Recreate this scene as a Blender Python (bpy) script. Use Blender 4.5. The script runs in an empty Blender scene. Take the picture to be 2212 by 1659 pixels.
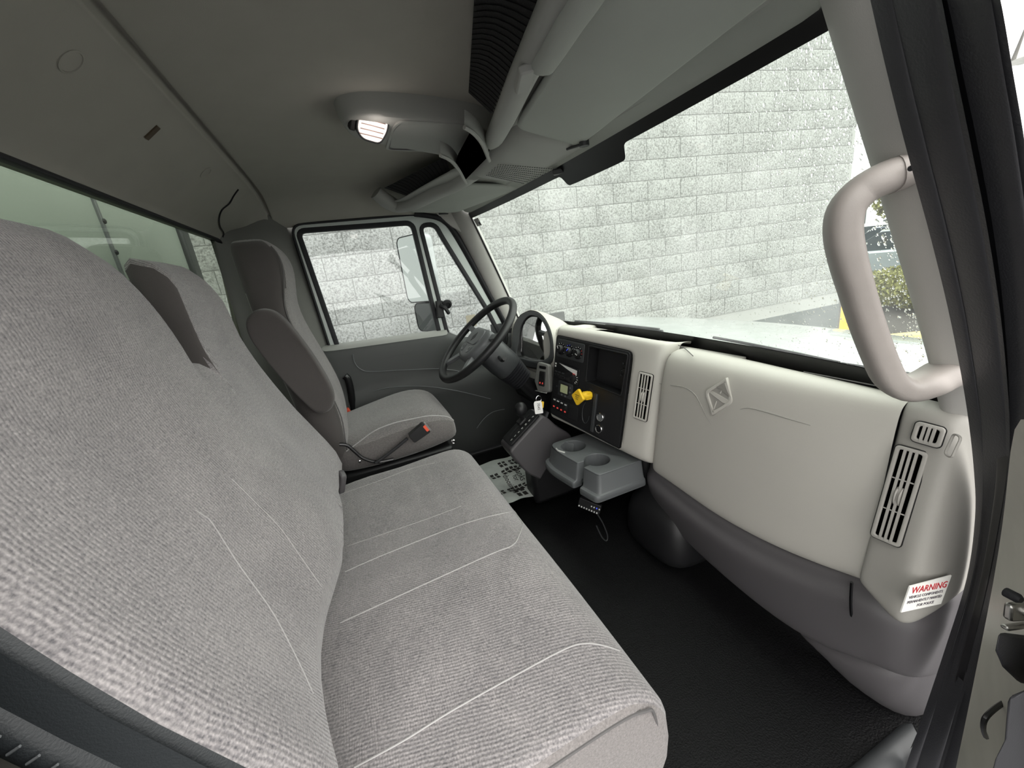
import bpy, bmesh, math, random
from mathutils import Matrix, Vector

random.seed(7)
SC = bpy.context.scene
COL = SC.collection

# ---------------------------------------------------------------- camera
# world: X = forward in the truck, Y = towards the driver's door, Z = up (metres)
CAM = Vector((0.0, 0.0, 1.1))
FPX = 870.0
RC = ((0.9156, -0.3813, -0.1277), (-0.2230, -0.2165, -0.9504), (0.3347, 0.8988, -0.2833))  # rows: image right, image down, view
cd = bpy.data.cameras.new('camera'); cam = bpy.data.objects.new('camera', cd); COL.objects.link(cam)
cd.sensor_fit = 'HORIZONTAL'; cd.sensor_width = 36.0; cd.lens = FPX / 2212.0 * 36.0
cd.clip_start = 0.01; cd.clip_end = 300
r, d, f = (Vector(v) for v in RC)
f.normalize(); r = (r - r.dot(f) * f).normalized(); d = f.cross(r)
cam.matrix_world = Matrix(((r.x, -d.x, -f.x, CAM.x), (r.y, -d.y, -f.y, CAM.y), (r.z, -d.z, -f.z, CAM.z), (0, 0, 0, 1)))
SC.camera = cam

def ray(u, v):
    return r * (u - 1106.0) + d * (v - 829.5) + f * FPX
def aX(u, v, X): q = ray(u, v); return CAM + q * ((X - CAM.x) / q.x)      # measured point on the plane x = X
def aY(u, v, Y): q = ray(u, v); return CAM + q * ((Y - CAM.y) / q.y)
def aZ(u, v, Z): q = ray(u, v); return CAM + q * ((Z - CAM.z) / q.z)
def aP(u, v, o, n): q = ray(u, v); return CAM + q * ((o - CAM).dot(n) / q.dot(n))

# ---------------------------------------------------------------- world, exposure
w = bpy.data.worlds.new('overcast_sky'); SC.world = w; w.use_nodes = True
bg = w.node_tree.nodes['Background']
bg.inputs[0].default_value = (1.0, 0.985, 0.955, 1); bg.inputs[1].default_value = 1.0
vs = SC.view_settings
vs.view_transform = 'Standard'; vs.look = 'None'; vs.gamma = 1.0; vs.use_curve_mapping = False
vs.exposure = 2.1

# ---------------------------------------------------------------- materials
MAT = {}
def mat(name, col, rough=0.5, metal=0.0, bump=None, vary=None, spec=0.5, coat=0.0, sheen=0.0, emit=None):
    """procedural principled material; bump=(scale,strength[,detail]); vary=(scale,amount)"""
    m = bpy.data.materials.new(name); m.use_nodes = True
    nt = m.node_tree; p = nt.nodes['Principled BSDF']
    c = (col[0], col[1], col[2], 1)
    p.inputs['Base Color'].default_value = c
    p.inputs['Roughness'].default_value = rough; p.inputs['Metallic'].default_value = metal
    p.inputs['Specular IOR Level'].default_value = spec
    p.inputs['Coat Weight'].default_value = coat; p.inputs['Sheen Weight'].default_value = sheen
    tc = nt.nodes.new('ShaderNodeTexCoord')
    if vary:
        n = nt.nodes.new('ShaderNodeTexNoise'); n.inputs['Scale'].default_value = vary[0]; n.inputs['Detail'].default_value = 4
        nt.links.new(tc.outputs['Object'], n.inputs['Vector'])
        mx = nt.nodes.new('ShaderNodeMix'); mx.data_type = 'RGBA'
        a = vary[1]
        mx.inputs['A'].default_value = (col[0]*(1-a), col[1]*(1-a), col[2]*(1-a), 1)
        mx.inputs['B'].default_value = (min(1,col[0]*(1+a)), min(1,col[1]*(1+a)), min(1,col[2]*(1+a)), 1)
        nt.links.new(n.outputs['Fac'], mx.inputs['Factor']); nt.links.new(mx.outputs['Result'], p.inputs['Base Color'])
    if bump:
        n = nt.nodes.new('ShaderNodeTexNoise'); n.inputs['Scale'].default_value = bump[0]
        n.inputs['Detail'].default_value = bump[2] if len(bump) > 2 else 3
        nt.links.new(tc.outputs['Object'], n.inputs['Vector'])
        b = nt.nodes.new('ShaderNodeBump'); b.inputs['Strength'].default_value = bump[1]; b.inputs['Distance'].default_value = 0.002
        nt.links.new(n.outputs['Fac'], b.inputs['Height']); nt.links.new(b.outputs['Normal'], p.inputs['Normal'])
    if emit:
        p.inputs['Emission Color'].default_value = (*emit[0], 1); p.inputs['Emission Strength'].default_value = emit[1]
    MAT[name] = m
    return m

def fabric(name, col, period=0.0055):
    """tweed seat cloth: ribs across Y, crossed by a finer weave, with flecks"""
    m = bpy.data.materials.new(name); m.use_nodes = True; nt = m.node_tree; N = nt.nodes.new; L = nt.links.new
    p = nt.nodes['Principled BSDF']; p.inputs['Roughness'].default_value = 0.95
    p.inputs['Specular IOR Level'].default_value = 0.15; p.inputs['Sheen Weight'].default_value = 0.35
    p.inputs['Sheen Roughness'].default_value = 0.4
    tc = N('ShaderNodeTexCoord')
    nz = N('ShaderNodeTexNoise'); nz.inputs['Scale'].default_value = 22; L(tc.outputs['Object'], nz.inputs['Vector'])
    add = N('ShaderNodeMix'); add.data_type = 'VECTOR'; add.inputs['Factor'].default_value = 0.006
    L(tc.outputs['Object'], add.inputs['A']); L(nz.outputs['Color'], add.inputs['B'])
    wv = N('ShaderNodeTexWave'); wv.wave_type = 'BANDS'; wv.bands_direction = 'X'; wv.inputs['Scale'].default_value = 0.314 / period
    wv.inputs['Distortion'].default_value = 0.6; wv.inputs['Detail'].default_value = 1; wv.inputs['Detail Scale'].default_value = 3
    dp_ = N('ShaderNodeVectorMath'); dp_.operation = 'DOT_PRODUCT'; dp_.inputs[1].default_value = (0.22, 1.0, 0.16); L(add.outputs['Result'], dp_.inputs[0])
    cb_ = N('ShaderNodeCombineXYZ'); L(dp_.outputs['Value'], cb_.inputs[0]); L(cb_.outputs[0], wv.inputs['Vector'])
    w2 = N('ShaderNodeTexWave'); w2.wave_type = 'BANDS'; w2.bands_direction = 'X'; w2.inputs['Scale'].default_value = 0.314 / (period*0.62)
    L(add.outputs['Result'], w2.inputs['Vector'])
    w3 = N('ShaderNodeTexWave'); w3.wave_type = 'BANDS'; w3.bands_direction = 'Z'; w3.inputs['Scale'].default_value = 0.314 / (period*0.62)
    L(add.outputs['Result'], w3.inputs['Vector'])
    fl = N('ShaderNodeTexNoise'); fl.inputs['Scale'].default_value = 330; fl.inputs['Detail'].default_value = 2; L(tc.outputs['Object'], fl.inputs['Vector'])
    big = N('ShaderNodeTexNoise'); big.inputs['Scale'].default_value = 9; big.inputs['Detail'].default_value = 5; L(tc.outputs['Object'], big.inputs['Vector'])
    def math_(op, a, b, c=None):
        k = N('ShaderNodeMath'); k.operation = op
        for i, x in enumerate((a, b)):
            if isinstance(x, (int, float)): k.inputs[i].default_value = x
            else: L(x, k.inputs[i])
        return k.outputs[0]
    cross = math_('MULTIPLY', w2.outputs['Fac'], w3.outputs['Fac'])
    h = math_('ADD', math_('MULTIPLY', wv.outputs['Fac'], 0.7), math_('MULTIPLY', cross, 0.3))
    t = math_('ADD', math_('MULTIPLY', h, 0.32), math_('MULTIPLY', math_('SUBTRACT', fl.outputs['Fac'], 0.2), 1.05))
    t2 = math_('ADD', math_('MULTIPLY', t, 0.75), math_('MULTIPLY', big.outputs['Fac'], 0.25))
    cr = N('ShaderNodeValToRGB'); e = cr.color_ramp.elements
    e[0].position = 0.18; e[1].position = 0.78
    e[0].color = (col[0]*0.42, col[1]*0.42, col[2]*0.45, 1); e[1].color = (min(1, col[0]*1.75), min(1, col[1]*1.72), min(1, col[2]*1.7), 1)
    L(t2, cr.inputs['Fac']); L(cr.outputs['Color'], p.inputs['Base Color'])
    b = N('ShaderNodeBump'); b.inputs['Strength'].default_value = 0.6; b.inputs['Distance'].default_value = 0.0015
    L(h, b.inputs['Height']); L(b.outputs['Normal'], p.inputs['Normal'])
    MAT[name] = m
    return m

def glass(name, tint, refl=0.06, edge=0.5, dirt=0.0):
    m = bpy.data.materials.new(name); m.use_nodes = True; nt = m.node_tree; N = nt.nodes.new; L = nt.links.new
    nt.nodes.remove(nt.nodes['Principled BSDF']); out = nt.nodes['Material Output']
    t = N('ShaderNodeBsdfTransparent'); t.inputs[0].default_value = (*tint, 1)
    g = N('ShaderNodeBsdfGlossy'); g.inputs['Roughness'].default_value = 0.01
    lw = N('ShaderNodeLayerWeight'); lw.inputs['Blend'].default_value = 0.5
    pw = N('ShaderNodeMath'); pw.operation = 'POWER'; L(lw.outputs['Facing'], pw.inputs[0]); pw.inputs[1].default_value = 4
    ma = N('ShaderNodeMath'); ma.operation = 'MULTIPLY_ADD'; L(pw.outputs[0], ma.inputs[0]); ma.inputs[1].default_value = edge; ma.inputs[2].default_value = refl
    mx = N('ShaderNodeMixShader'); L(ma.outputs[0], mx.inputs[0]); L(t.outputs[0], mx.inputs[1]); L(g.outputs[0], mx.inputs[2])
    last = mx
    if dirt:
        tc = N('ShaderNodeTexCoord'); n = N('ShaderNodeTexNoise'); n.inputs['Scale'].default_value = 5; n.inputs['Detail'].default_value = 6
        L(tc.outputs['Object'], n.inputs['Vector'])
        mr = N('ShaderNodeMapRange'); mr.inputs['From Min'].default_value = 0.42; mr.inputs['From Max'].default_value = 0.75
        mr.inputs['To Min'].default_value = dirt*0.3; mr.inputs['To Max'].default_value = dirt; L(n.outputs['Fac'], mr.inputs['Value'])
        df = N('ShaderNodeBsdfTranslucent'); df.inputs[0].default_value = (0.9, 0.93, 0.92, 1)
        m2 = N('ShaderNodeMixShader'); L(mr.outputs[0], m2.inputs[0]); L(mx.outputs[0], m2.inputs[1]); L(df.outputs[0], m2.inputs[2]); last = m2
    L(last.outputs[0], out.inputs[0]); MAT[name] = m
    return m

mat('dash_light', (0.43, 0.415, 0.38), 0.55, bump=(900, 0.10), vary=(6, 0.03))
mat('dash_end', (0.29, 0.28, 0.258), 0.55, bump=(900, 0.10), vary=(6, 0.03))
mat('dash_dark', (0.078, 0.073, 0.077), 0.5, bump=(900, 0.12), vary=(6, 0.05))
mat('tray_grey', (0.115, 0.122, 0.126), 0.38, bump=(900, 0.08), vary=(8, 0.05))
mat('trim_grey', (0.33, 0.335, 0.315), 0.6, bump=(900, 0.1), vary=(5, 0.04))
mat('pillar_grey', (0.43, 0.42, 0.40), 0.6, bump=(700, 0.12), vary=(5, 0.04))
mat('handle_grey', (0.32, 0.292, 0.272), 0.5, bump=(800, 0.10), vary=(25, 0.10))
mat('headliner', (0.36, 0.35, 0.315), 0.95, bump=(1500, 0.35), vary=(14, 0.05), spec=0.1)
mat('visor_cloth', (0.40, 0.42, 0.39), 0.9, bump=(1500, 0.25), vary=(7, 0.04), spec=0.15)
mat('black_panel', (0.011, 0.011, 0.012), 0.45, bump=(1200, 0.06), spec=0.35)
mat('black_gloss', (0.012, 0.012, 0.013), 0.18, spec=0.35)
mat('hub_grey', (0.12, 0.125, 0.13), 0.4, bump=(900, 0.1))
mat('knee_grey', (0.17, 0.17, 0.16), 0.55, bump=(900, 0.1))
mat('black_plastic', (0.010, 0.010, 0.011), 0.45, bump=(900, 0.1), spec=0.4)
mat('charcoal', (0.030, 0.032, 0.034), 0.45, bump=(900, 0.1), vary=(10, 0.08))
mat('door_grey', (0.047, 0.050, 0.049), 0.55, bump=(900, 0.12), vary=(6, 0.05))
mat('rubber', (0.016, 0.016, 0.019), 0.6, bump=(400, 0.15), vary=(30, 0.15), spec=0.35)
mat('floor_rubber', (0.0035, 0.0035, 0.004), 0.5, bump=(260, 0.9, 5), vary=(20, 0.3), spec=0.2)
mat('seal_rubber', (0.030, 0.030, 0.034), 0.42, bump=(400, 0.2), vary=(30, 0.15), spec=0.5)
mat('seat_cloth_shaded', (0.135, 0.125, 0.122), 0.95, bump=(500, 0.6), vary=(260, 0.45), spec=0.1, sheen=0.2)
mat('net', (0.008, 0.008, 0.009), 0.9, bump=(300, 0.6))
mat('frit', (0.004, 0.004, 0.005), 0.3)
mat('shade_black', (0.0, 0.0, 0.0), 1.0, spec=0.0)  # pure black that paints the shade inside openings
mat('white_paint', (0.34, 0.36, 0.355), 0.22, coat=0.6, vary=(16, 0.22), bump=(90, 0.5))
mat('pillar_dark', (0.125, 0.125, 0.115), 0.7, bump=(900, 0.1), vary=(5, 0.04))
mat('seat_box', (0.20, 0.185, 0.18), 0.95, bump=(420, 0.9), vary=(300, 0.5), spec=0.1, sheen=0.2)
mat('jamb_paint', (0.55, 0.53, 0.47), 0.4, vary=(12, 0.18), bump=(40, 0.2))
mat('door_frame_paint', (0.50, 0.54, 0.52), 0.35, vary=(5, 0.04))
mat('box_paint', (0.30, 0.335, 0.30), 0.5, vary=(4, 0.06))
mat('steel', (0.55, 0.54, 0.52), 0.35, metal=1.0, bump=(120, 0.2), vary=(60, 0.2))
mat('chrome', (0.8, 0.8, 0.8), 0.12, metal=1.0)
mat('silver_print', (0.62, 0.62, 0.60), 0.4)
mat('knob_yellow', (0.80, 0.50, 0.02), 0.4, vary=(40, 0.06))
mat('yellow_print', (0.10, 0.07, 0.01), 0.5)
mat('paper', (0.50, 0.53, 0.50), 0.9, vary=(18, 0.2), bump=(60, 0.5))
mat('ink', (0.02, 0.018, 0.017), 0.8)
mat('tag_white', (0.85, 0.84, 0.82), 0.6, vary=(60, 0.06))
mat('sticker_white', (0.85, 0.84, 0.80), 0.5)
mat('red_ink', (0.45, 0.02, 0.03), 0.6)
mat('dark_ink', (0.12, 0.11, 0.12), 0.7)
mat('red_button', (0.75, 0.10, 0.05), 0.4)
mat('seam', (0.36, 0.35, 0.345), 0.9)
mat('seam_dark', (0.10, 0.095, 0.095), 0.9)
mat('vinyl_dark', (0.017, 0.020, 0.022), 0.5, bump=(500, 0.2))
mat('webbing', (0.02, 0.02, 0.022), 0.8, bump=(700, 0.3))
mat('screen_glow', (0.25, 0.27, 0.16), 0.3, emit=((0.35, 0.38, 0.2), 0.05))
mat('lamp_red', (0.22, 0.02, 0.02), 0.4, emit=((1.0, 0.10, 0.08), 0.10))
mat('lamp_blue', (0.05, 0.07, 0.6), 0.4, emit=((0.1, 0.15, 1.0), 0.08))
mat('lamp_lens', (0.9, 0.85, 0.8), 0.25, emit=((1.0, 0.86, 0.80), 0.20))
mat('lens_rib', (0.42, 0.30, 0.26), 0.3)
mat('cluster_face', (0.02, 0.02, 0.022), 0.25)
mat('mirror', (0.135, 0.145, 0.14), 0.04, metal=1.0)
mat('asphalt', (0.055, 0.055, 0.057), 0.75, bump=(80, 0.6), vary=(12, 0.2))
mat('concrete', (0.42, 0.38, 0.30), 0.85, bump=(60, 0.5), vary=(9, 0.15))
mat('kerb_yellow', (0.60, 0.42, 0.14), 0.8, bump=(50, 0.4), vary=(9, 0.2))
mat('bollard_yellow', (0.80, 0.45, 0.05), 0.5, vary=(10, 0.1))
mat('leaf', (0.15, 0.15, 0.03), 0.6, vary=(6, 0.5))
mat('mulch', (0.03, 0.025, 0.022), 0.9, bump=(60, 1.0), vary=(30, 0.5))
mat('bark', (0.08, 0.06, 0.04), 0.9, bump=(40, 0.8))
mat('car_silver', (0.30, 0.34, 0.36), 0.25, metal=0.6, coat=0.6)
mat('car_navy', (0.03, 0.05, 0.09), 0.2, coat=0.8)
mat('car_glass', (0.02, 0.03, 0.035), 0.05)
mat('car_white', (0.75, 0.75, 0.74), 0.3, coat=0.6)
mat('tyre', (0.015, 0.015, 0.016), 0.8)
fabric('seat_cloth', (0.215, 0.205, 0.205))
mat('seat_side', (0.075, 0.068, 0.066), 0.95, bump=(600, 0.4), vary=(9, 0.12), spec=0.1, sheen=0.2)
fabric('seat_cloth_dark', (0.185, 0.175, 0.172), 0.005)
glass('glass_screen', (0.87, 0.95, 0.885), 0.04, 0.5, dirt=0.12)
glass('glass_side', (0.93, 0.96, 0.95), 0.04, 0.5)
glass('glass_rear', (0.84, 0.89, 0.83), 0.10, 0.6)
glass('glass_lens', (0.8, 0.8, 0.8), 0.45, 0.5)
def drop_material():
    m = bpy.data.materials.new('raindrop'); m.use_nodes = True; nt = m.node_tree
    p = nt.nodes['Principled BSDF']; p.inputs['Base Color'].default_value = (1, 1, 1, 1); p.inputs['Roughness'].default_value = 0.02
    p.inputs['Transmission Weight'].default_value = 1.0; p.inputs['IOR'].default_value = 1.33
    MAT['raindrop'] = m
drop_material()
def block_material():
    m = bpy.data.materials.new('split_block'); m.use_nodes = True; nt = m.node_tree; N = nt.nodes.new; L = nt.links.new
    p = nt.nodes['Principled BSDF']; p.inputs['Roughness'].default_value = 0.95; p.inputs['Specular IOR Level'].default_value = 0.1
    g = N('ShaderNodeNewGeometry')
    n = N('ShaderNodeTexNoise'); n.inputs['Scale'].default_value = 55; n.inputs['Detail'].default_value = 8; n.inputs['Roughness'].default_value = 0.7
    L(g.outputs['Position'], n.inputs['Vector'])
    n2 = N('ShaderNodeTexNoise'); n2.inputs['Scale'].default_value = 3; n2.inputs['Detail'].default_value = 3; L(g.outputs['Position'], n2.inputs['Vector'])
    cr = N('ShaderNodeValToRGB'); e = cr.color_ramp.elements; e[0].position = 0.36; e[1].position = 0.56
    e[0].color = (0.135, 0.135, 0.13, 1); e[1].color = (0.40, 0.405, 0.395, 1)
    mx = N('ShaderNodeMath'); mx.operation = 'MULTIPLY_ADD'; L(n.outputs['Fac'], mx.inputs[0]); mx.inputs[1].default_value = 0.85
    m2 = N('ShaderNodeMath'); m2.operation = 'MULTIPLY'; L(n2.outputs['Fac'], m2.inputs[0]); m2.inputs[1].default_value = 0.15
    L(m2.outputs[0], mx.inputs[2]); L(mx.outputs[0], cr.inputs['Fac']); L(cr.outputs['Color'], p.inputs['Base Color'])
    b = N('ShaderNodeBump'); b.inputs['Strength'].default_value = 0.8; b.inputs['Distance'].default_value = 0.012
    L(n.outputs['Fac'], b.inputs['Height']); L(b.outputs['Normal'], p.inputs['Normal'])
    MAT['split_block'] = m
block_material()
mat('plinth', (0.11, 0.12, 0.12), 0.8, bump=(60, 0.3), vary=(5, 0.1))
mat('mortar', (0.34, 0.34, 0.33), 0.95, bump=(150, 0.4))

# ---------------------------------------------------------------- mesh helpers
V = Vector
def fr(o, u, v):
    """local frame: x along u, y along v, z = u x v"""
    u = V(u).normalized(); n = u.cross(V(v)).normalized(); v = n.cross(u)
    return Matrix(((u.x, v.x, n.x, o[0]), (u.y, v.y, n.y, o[1]), (u.z, v.z, n.z, o[2]), (0, 0, 0, 1)))

class MB:
    def __init__(s): s.v = []; s.f = []
    def raw(s, vs, fs, M=None):
        k = len(s.v)
        s.v += [tuple(M @ V(p)) if M else tuple(p) for p in vs]
        s.f += [[i + k for i in q] for q in fs]
        return s
    def box(s, lo, hi, M=None):
        x0, y0, z0 = lo; x1, y1, z1 = hi
        return s.raw([(x0,y0,z0),(x1,y0,z0),(x1,y1,z0),(x0,y1,z0),(x0,y0,z1),(x1,y0,z1),(x1,y1,z1),(x0,y1,z1)],
                     [(3,2,1,0),(4,5,6,7),(0,1,5,4),(1,2,6,5),(2,3,7,6),(3,0,4,7)], M)
    def grid(s, rows, cu=False, cv=False, cap=False, M=None):
        n = len(rows); m = len(rows[0]); fs = []
        for i in range(n if cu else n - 1):
            for j in range(m if cv else m - 1):
                a = i*m + j; b = i*m + (j+1) % m; c = ((i+1) % n)*m + (j+1) % m; e = ((i+1) % n)*m + j
                fs.append((a, b, c, e))
        if cap:
            fs.append(tuple(range(m))[::-1]); fs.append(tuple((n-1)*m + j for j in range(m)))
        return s.raw([p for q in rows for p in q], fs, M)
    def prism(s, pts, z0, z1, M=None):
        n = len(pts)
        vs = [(p[0], p[1], z0) for p in pts] + [(p[0], p[1], z1) for p in pts]
        fs = [tuple(range(n))[::-1], tuple(range(n, 2*n))] + [(i, (i+1) % n, n + (i+1) % n, n + i) for i in range(n)]
        return s.raw(vs, fs, M)
    def tube(s, path, rad, seg=10, closed=False, sec=None, up=None, M=None):
        """sweep a circle (or the 2-D section sec) along path; rad may be a list"""
        P = [V(p) for p in path]; n = len(P); rows = []
        nrm = V(up) if up is not None else None
        for i in range(n):
            a = P[(i-1) % n] if (closed or i > 0) else P[i]; b = P[(i+1) % n] if (closed or i < n-1) else P[i]
            t = (b - a).normalized()
            if nrm is None:
                nrm = V((0, 0, 1)) if abs(t.z) < 0.9 else V((1, 0, 0))
            if up is not None: nrm = V(up)
            nrm = (nrm - nrm.dot(t)*t).normalized(); bi = t.cross(nrm)
            R = rad[i] if isinstance(rad, (list, tuple)) else rad
            if sec: rows.append([P[i] + bi*(q[0]*R) + nrm*(q[1]*R) for q in sec])
            else: rows.append([P[i] + bi*(R*math.cos(2*math.pi*k/seg)) + nrm*(R*math.sin(2*math.pi*k/seg)) for k in range(seg)])
        return s.grid(rows, cu=closed, cv=True, cap=not closed, M=M)
    def lathe(s, prof, seg=24, M=None, cap=True):
        """prof: (radius, height) pairs round local z"""
        rows = [[(p[0]*math.cos(2*math.pi*k/seg), p[0]*math.sin(2*math.pi*k/seg), p[1]) for k in range(seg)] for p in prof]
        return s.grid(rows, cv=True, cap=cap, M=M)
    def build(s, name, m, parent=None, smooth=40, bevel=0, bseg=2, sub=0, flip=False):
        me = bpy.data.meshes.new(name); me.from_pydata(s.v, [], s.f)
        return finish(name, me, m, parent, smooth, bevel, bseg, sub)

def finish(name, me, m, parent=None, smooth=40, bevel=0, bseg=2, sub=0):
    bm = bmesh.new(); bm.from_mesh(me); bmesh.ops.remove_doubles(bm, verts=bm.verts, dist=1e-6)
    bmesh.ops.recalc_face_normals(bm, faces=bm.faces); bm.to_mesh(me); bm.free()
    if m: me.materials.append(MAT[m])
    o = bpy.data.objects.new(name, me); COL.objects.link(o)
    if smooth:
        me.shade_smooth()
        if not sub: me.set_sharp_from_angle(angle=math.radians(smooth))
    if bevel:
        b = o.modifiers.new('bevel', 'BEVEL'); b.width = bevel; b.segments = bseg; b.limit_method = 'ANGLE'; b.angle_limit = math.radians(35)
        b.harden_normals = False
    if sub:
        q = o.modifiers.new('subdivision', 'SUBSURF'); q.levels = sub; q.render_levels = sub
    if parent: adopt(o, parent)
    return o

WLOC = {}
def adopt(o, parent):
    o.parent = parent; o.matrix_parent_inverse = Matrix.Translation(-WLOC.get(parent.name, V((0, 0, 0))))

def tag(o, label=None, cat=None, group=None, kind=None):
    if label: o['label'] = label
    if cat: o['category'] = cat
    if group: o['group'] = group
    if kind: o['kind'] = kind
    return o
def thing(name, label, cat, loc, group=None):
    o = bpy.data.objects.new(name, None); COL.objects.link(o); o.location = loc; o.empty_display_size = 0.05
    WLOC[o.name] = V(loc)
    return tag(o, label, cat, group)
def struct(o, label, cat): return tag(o, label, cat, kind='structure')
def struct_empty(name, label, cat, loc):
    o = thing(name, label, cat, loc); o['kind'] = 'structure'; return o

def rrect(w, h, rad, seg=5, cx=0, cy=0):
    pts = []
    for (sx, sy, a0) in ((1, 1, 0), (-1, 1, 90), (-1, -1, 180), (1, -1, 270)):
        for k in range(seg + 1):
            a = math.radians(a0 + 90*k/seg)
            pts.append((cx + sx*(w/2 - rad) + rad*math.cos(a), cy + sy*(h/2 - rad) + rad*math.sin(a)))
    return pts
def rpoly(pts, rad, seg=5):
    """round the corners of a polygon; rad a number or a list"""
    out = []; n = len(pts)
    for i in range(n):
        p = V((pts[i][0], pts[i][1], 0)); a = V((pts[i-1][0], pts[i-1][1], 0)); b = V((pts[(i+1) % n][0], pts[(i+1) % n][1], 0))
        R = rad[i] if isinstance(rad, (list, tuple)) else rad
        la = (a-p).length; lb = (b-p).length; q = min(R, la*0.49, lb*0.49)
        s = p + (a-p)*(q/la); e = p + (b-p)*(q/lb)
        for k in range(seg + 1):
            t = k/seg; z = s*(1-t)**2 + p*(2*t*(1-t)) + e*t**2; out.append((z.x, z.y))
    return out
def offset(pts, dist):
    """inset (negative) or grow a polygon by dist along vertex normals (counter-clockwise polygons grow with +)"""
    n = len(pts); out = []
    area = sum(pts[i][0]*pts[(i+1) % n][1] - pts[(i+1) % n][0]*pts[i][1] for i in range(n))
    sg = 1 if area > 0 else -1
    for i in range(n):
        a, p, b = pts[i-1], pts[i], pts[(i+1) % n]
        e1 = V((p[0]-a[0], p[1]-a[1])); e2 = V((b[0]-p[0], b[1]-p[1]))
        if e1.length < 1e-9: e1 = e2
        if e2.length < 1e-9: e2 = e1
        n1 = V((e1.y, -e1.x)).normalized(); n2 = V((e2.y, -e2.x)).normalized(); nn = (n1+n2)
        if nn.length < 1e-6: nn = n1
        nn.normalize(); c = max(0.5, nn.dot(n1))
        out.append((p[0] + sg*nn.x*dist/c, p[1] + sg*nn.y*dist/c))
    return out

def plate(name, outlines, M, z0, z1, m, parent=None, bevel=0.0, smooth=35):
    """flat plate with holes: outlines[0] is the rim, the others are holes"""
    cu = bpy.data.curves.new(name, 'CURVE'); cu.dimensions = '2D'; cu.fill_mode = 'BOTH'
    th = abs(z1 - z0); cu.extrude = max(0.0, th/2 - bevel); cu.bevel_depth = bevel; cu.bevel_resolution = 2; cu.offset = -bevel
    for pts in outlines:
        s = cu.splines.new('POLY'); s.points.add(len(pts) - 1); s.use_cyclic_u = True
        for i, p in enumerate(pts): s.points[i].co = (p[0], p[1], 0, 1)
    o = bpy.data.objects.new('tmp', cu); me = bpy.data.meshes.new_from_object(o)
    bpy.data.objects.remove(o); bpy.data.curves.remove(cu)
    me.name = name; me.materials.clear()
    me.transform(M @ Matrix.Translation((0, 0, (z0+z1)/2)))
    return finish(name, me, m, parent, smooth)

def text(name, body, M, size, m, parent=None, depth=0.0004, align='LEFT', sx=1.0):
    cu = bpy.data.curves.new(name, 'FONT'); cu.body = body; cu.size = size; cu.extrude = depth; cu.align_x = align; cu.align_y = 'CENTER'
    cu.resolution_u = 2
    o = bpy.data.objects.new('tmp', cu); me = bpy.data.meshes.new_from_object(o)
    bpy.data.objects.remove(o); bpy.data.curves.remove(cu)
    me.name = name; me.materials.clear(); me.transform(M @ Matrix.Diagonal((sx, 1, 1, 1)))
    return finish(name, me, m, parent, 0)

from mathutils.bvhtree import BVHTree
def sight(o):
    """measured points on the real surface of a mesh: where the sight line of a photo pixel meets it"""
    t = BVHTree.FromPolygons([v.co.copy() for v in o.data.vertices], [tuple(q.vertices) for q in o.data.polygons])
    def at(u, v, lift=.0006):
        p, n, _, _ = t.ray_cast(CAM, ray(u, v).normalized())
        if p is None: return None
        if n.dot(p - CAM) > 0: n = -n
        return p + n*lift
    return at
def interp(x, tab):
    if x <= tab[0][0]: return tab[0][1]
    for (a, b), (c, e) in zip(tab, tab[1:]):
        if x <= c:
            t = (x-a)/(c-a); return b + (e-b)*t
    return tab[-1][1]
def smooth_path(pts, n=6, closed=False):
    """Catmull-Rom through pts"""
    P = [V(p) for p in pts]; out = []; m = len(P)
    rng = range(m) if closed else range(m-1)
    for i in rng:
        p0 = P[i-1] if (closed or i > 0) else P[i]; p1 = P[i]; p2 = P[(i+1) % m]; p3 = P[(i+2) % m] if (closed or i < m-2) else P[(i+1) % m]
        for k in range(n):
            t = k/n
            out.append(0.5*((2*p1) + (p2-p0)*t + (2*p0-5*p1+4*p2-p3)*t*t + (3*p1-p0-3*p2+p3)*t**3))
    if not closed: out.append(P[-1])
    return out
def superloop(cx, cy, hx, hy, e=3.0, n=24):
    out = []
    for k in range(n):
        a = 2*math.pi*k/n; c = math.cos(a); s = math.sin(a)
        out.append((cx + hx*math.copysign(abs(c)**(2/e), c), cy + hy*math.copysign(abs(s)**(2/e), s)))
    return out

# ================================================================ the cab shell
YC = 1.18                                  # centre line of the cab
def ws_point(Y, t, off=0.0):
    """windshield: t = 0 at the roof, 1 at the dash; off moves it outwards"""
    k = 1 - ((Y - YC)/0.82)**2
    X = (0.638 + 0.035*k)*(1-t) + (0.885 + 0.105*k)*t
    Z = 1.345*(1-t) + 0.775*t
    n = V((0.9, 0, 0.42))
    p = V((X, Y, Z)) + n*off
    return p

# floor with toe board
rows = []
for X, Z in [(-0.46, .1), (-0.2, .1), (0.2, .1), (0.6, .1), (0.84, .1), (0.92, .13), (1.0, .24), (1.07, .5), (1.09, .70)]:
    rows.append([(X, Y, Z + (0.05*max(0, 1-abs(Y-1.2)/0.22) if X > 0.3 and Z < .2 else 0)) for Y in [0.255 + 0.1*k for k in range(19)]])
o = MB().grid(rows).build('floor', 'floor_rubber', sub=1)
struct(o, 'black pebbled rubber floor mat of the cab', 'floor')

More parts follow.
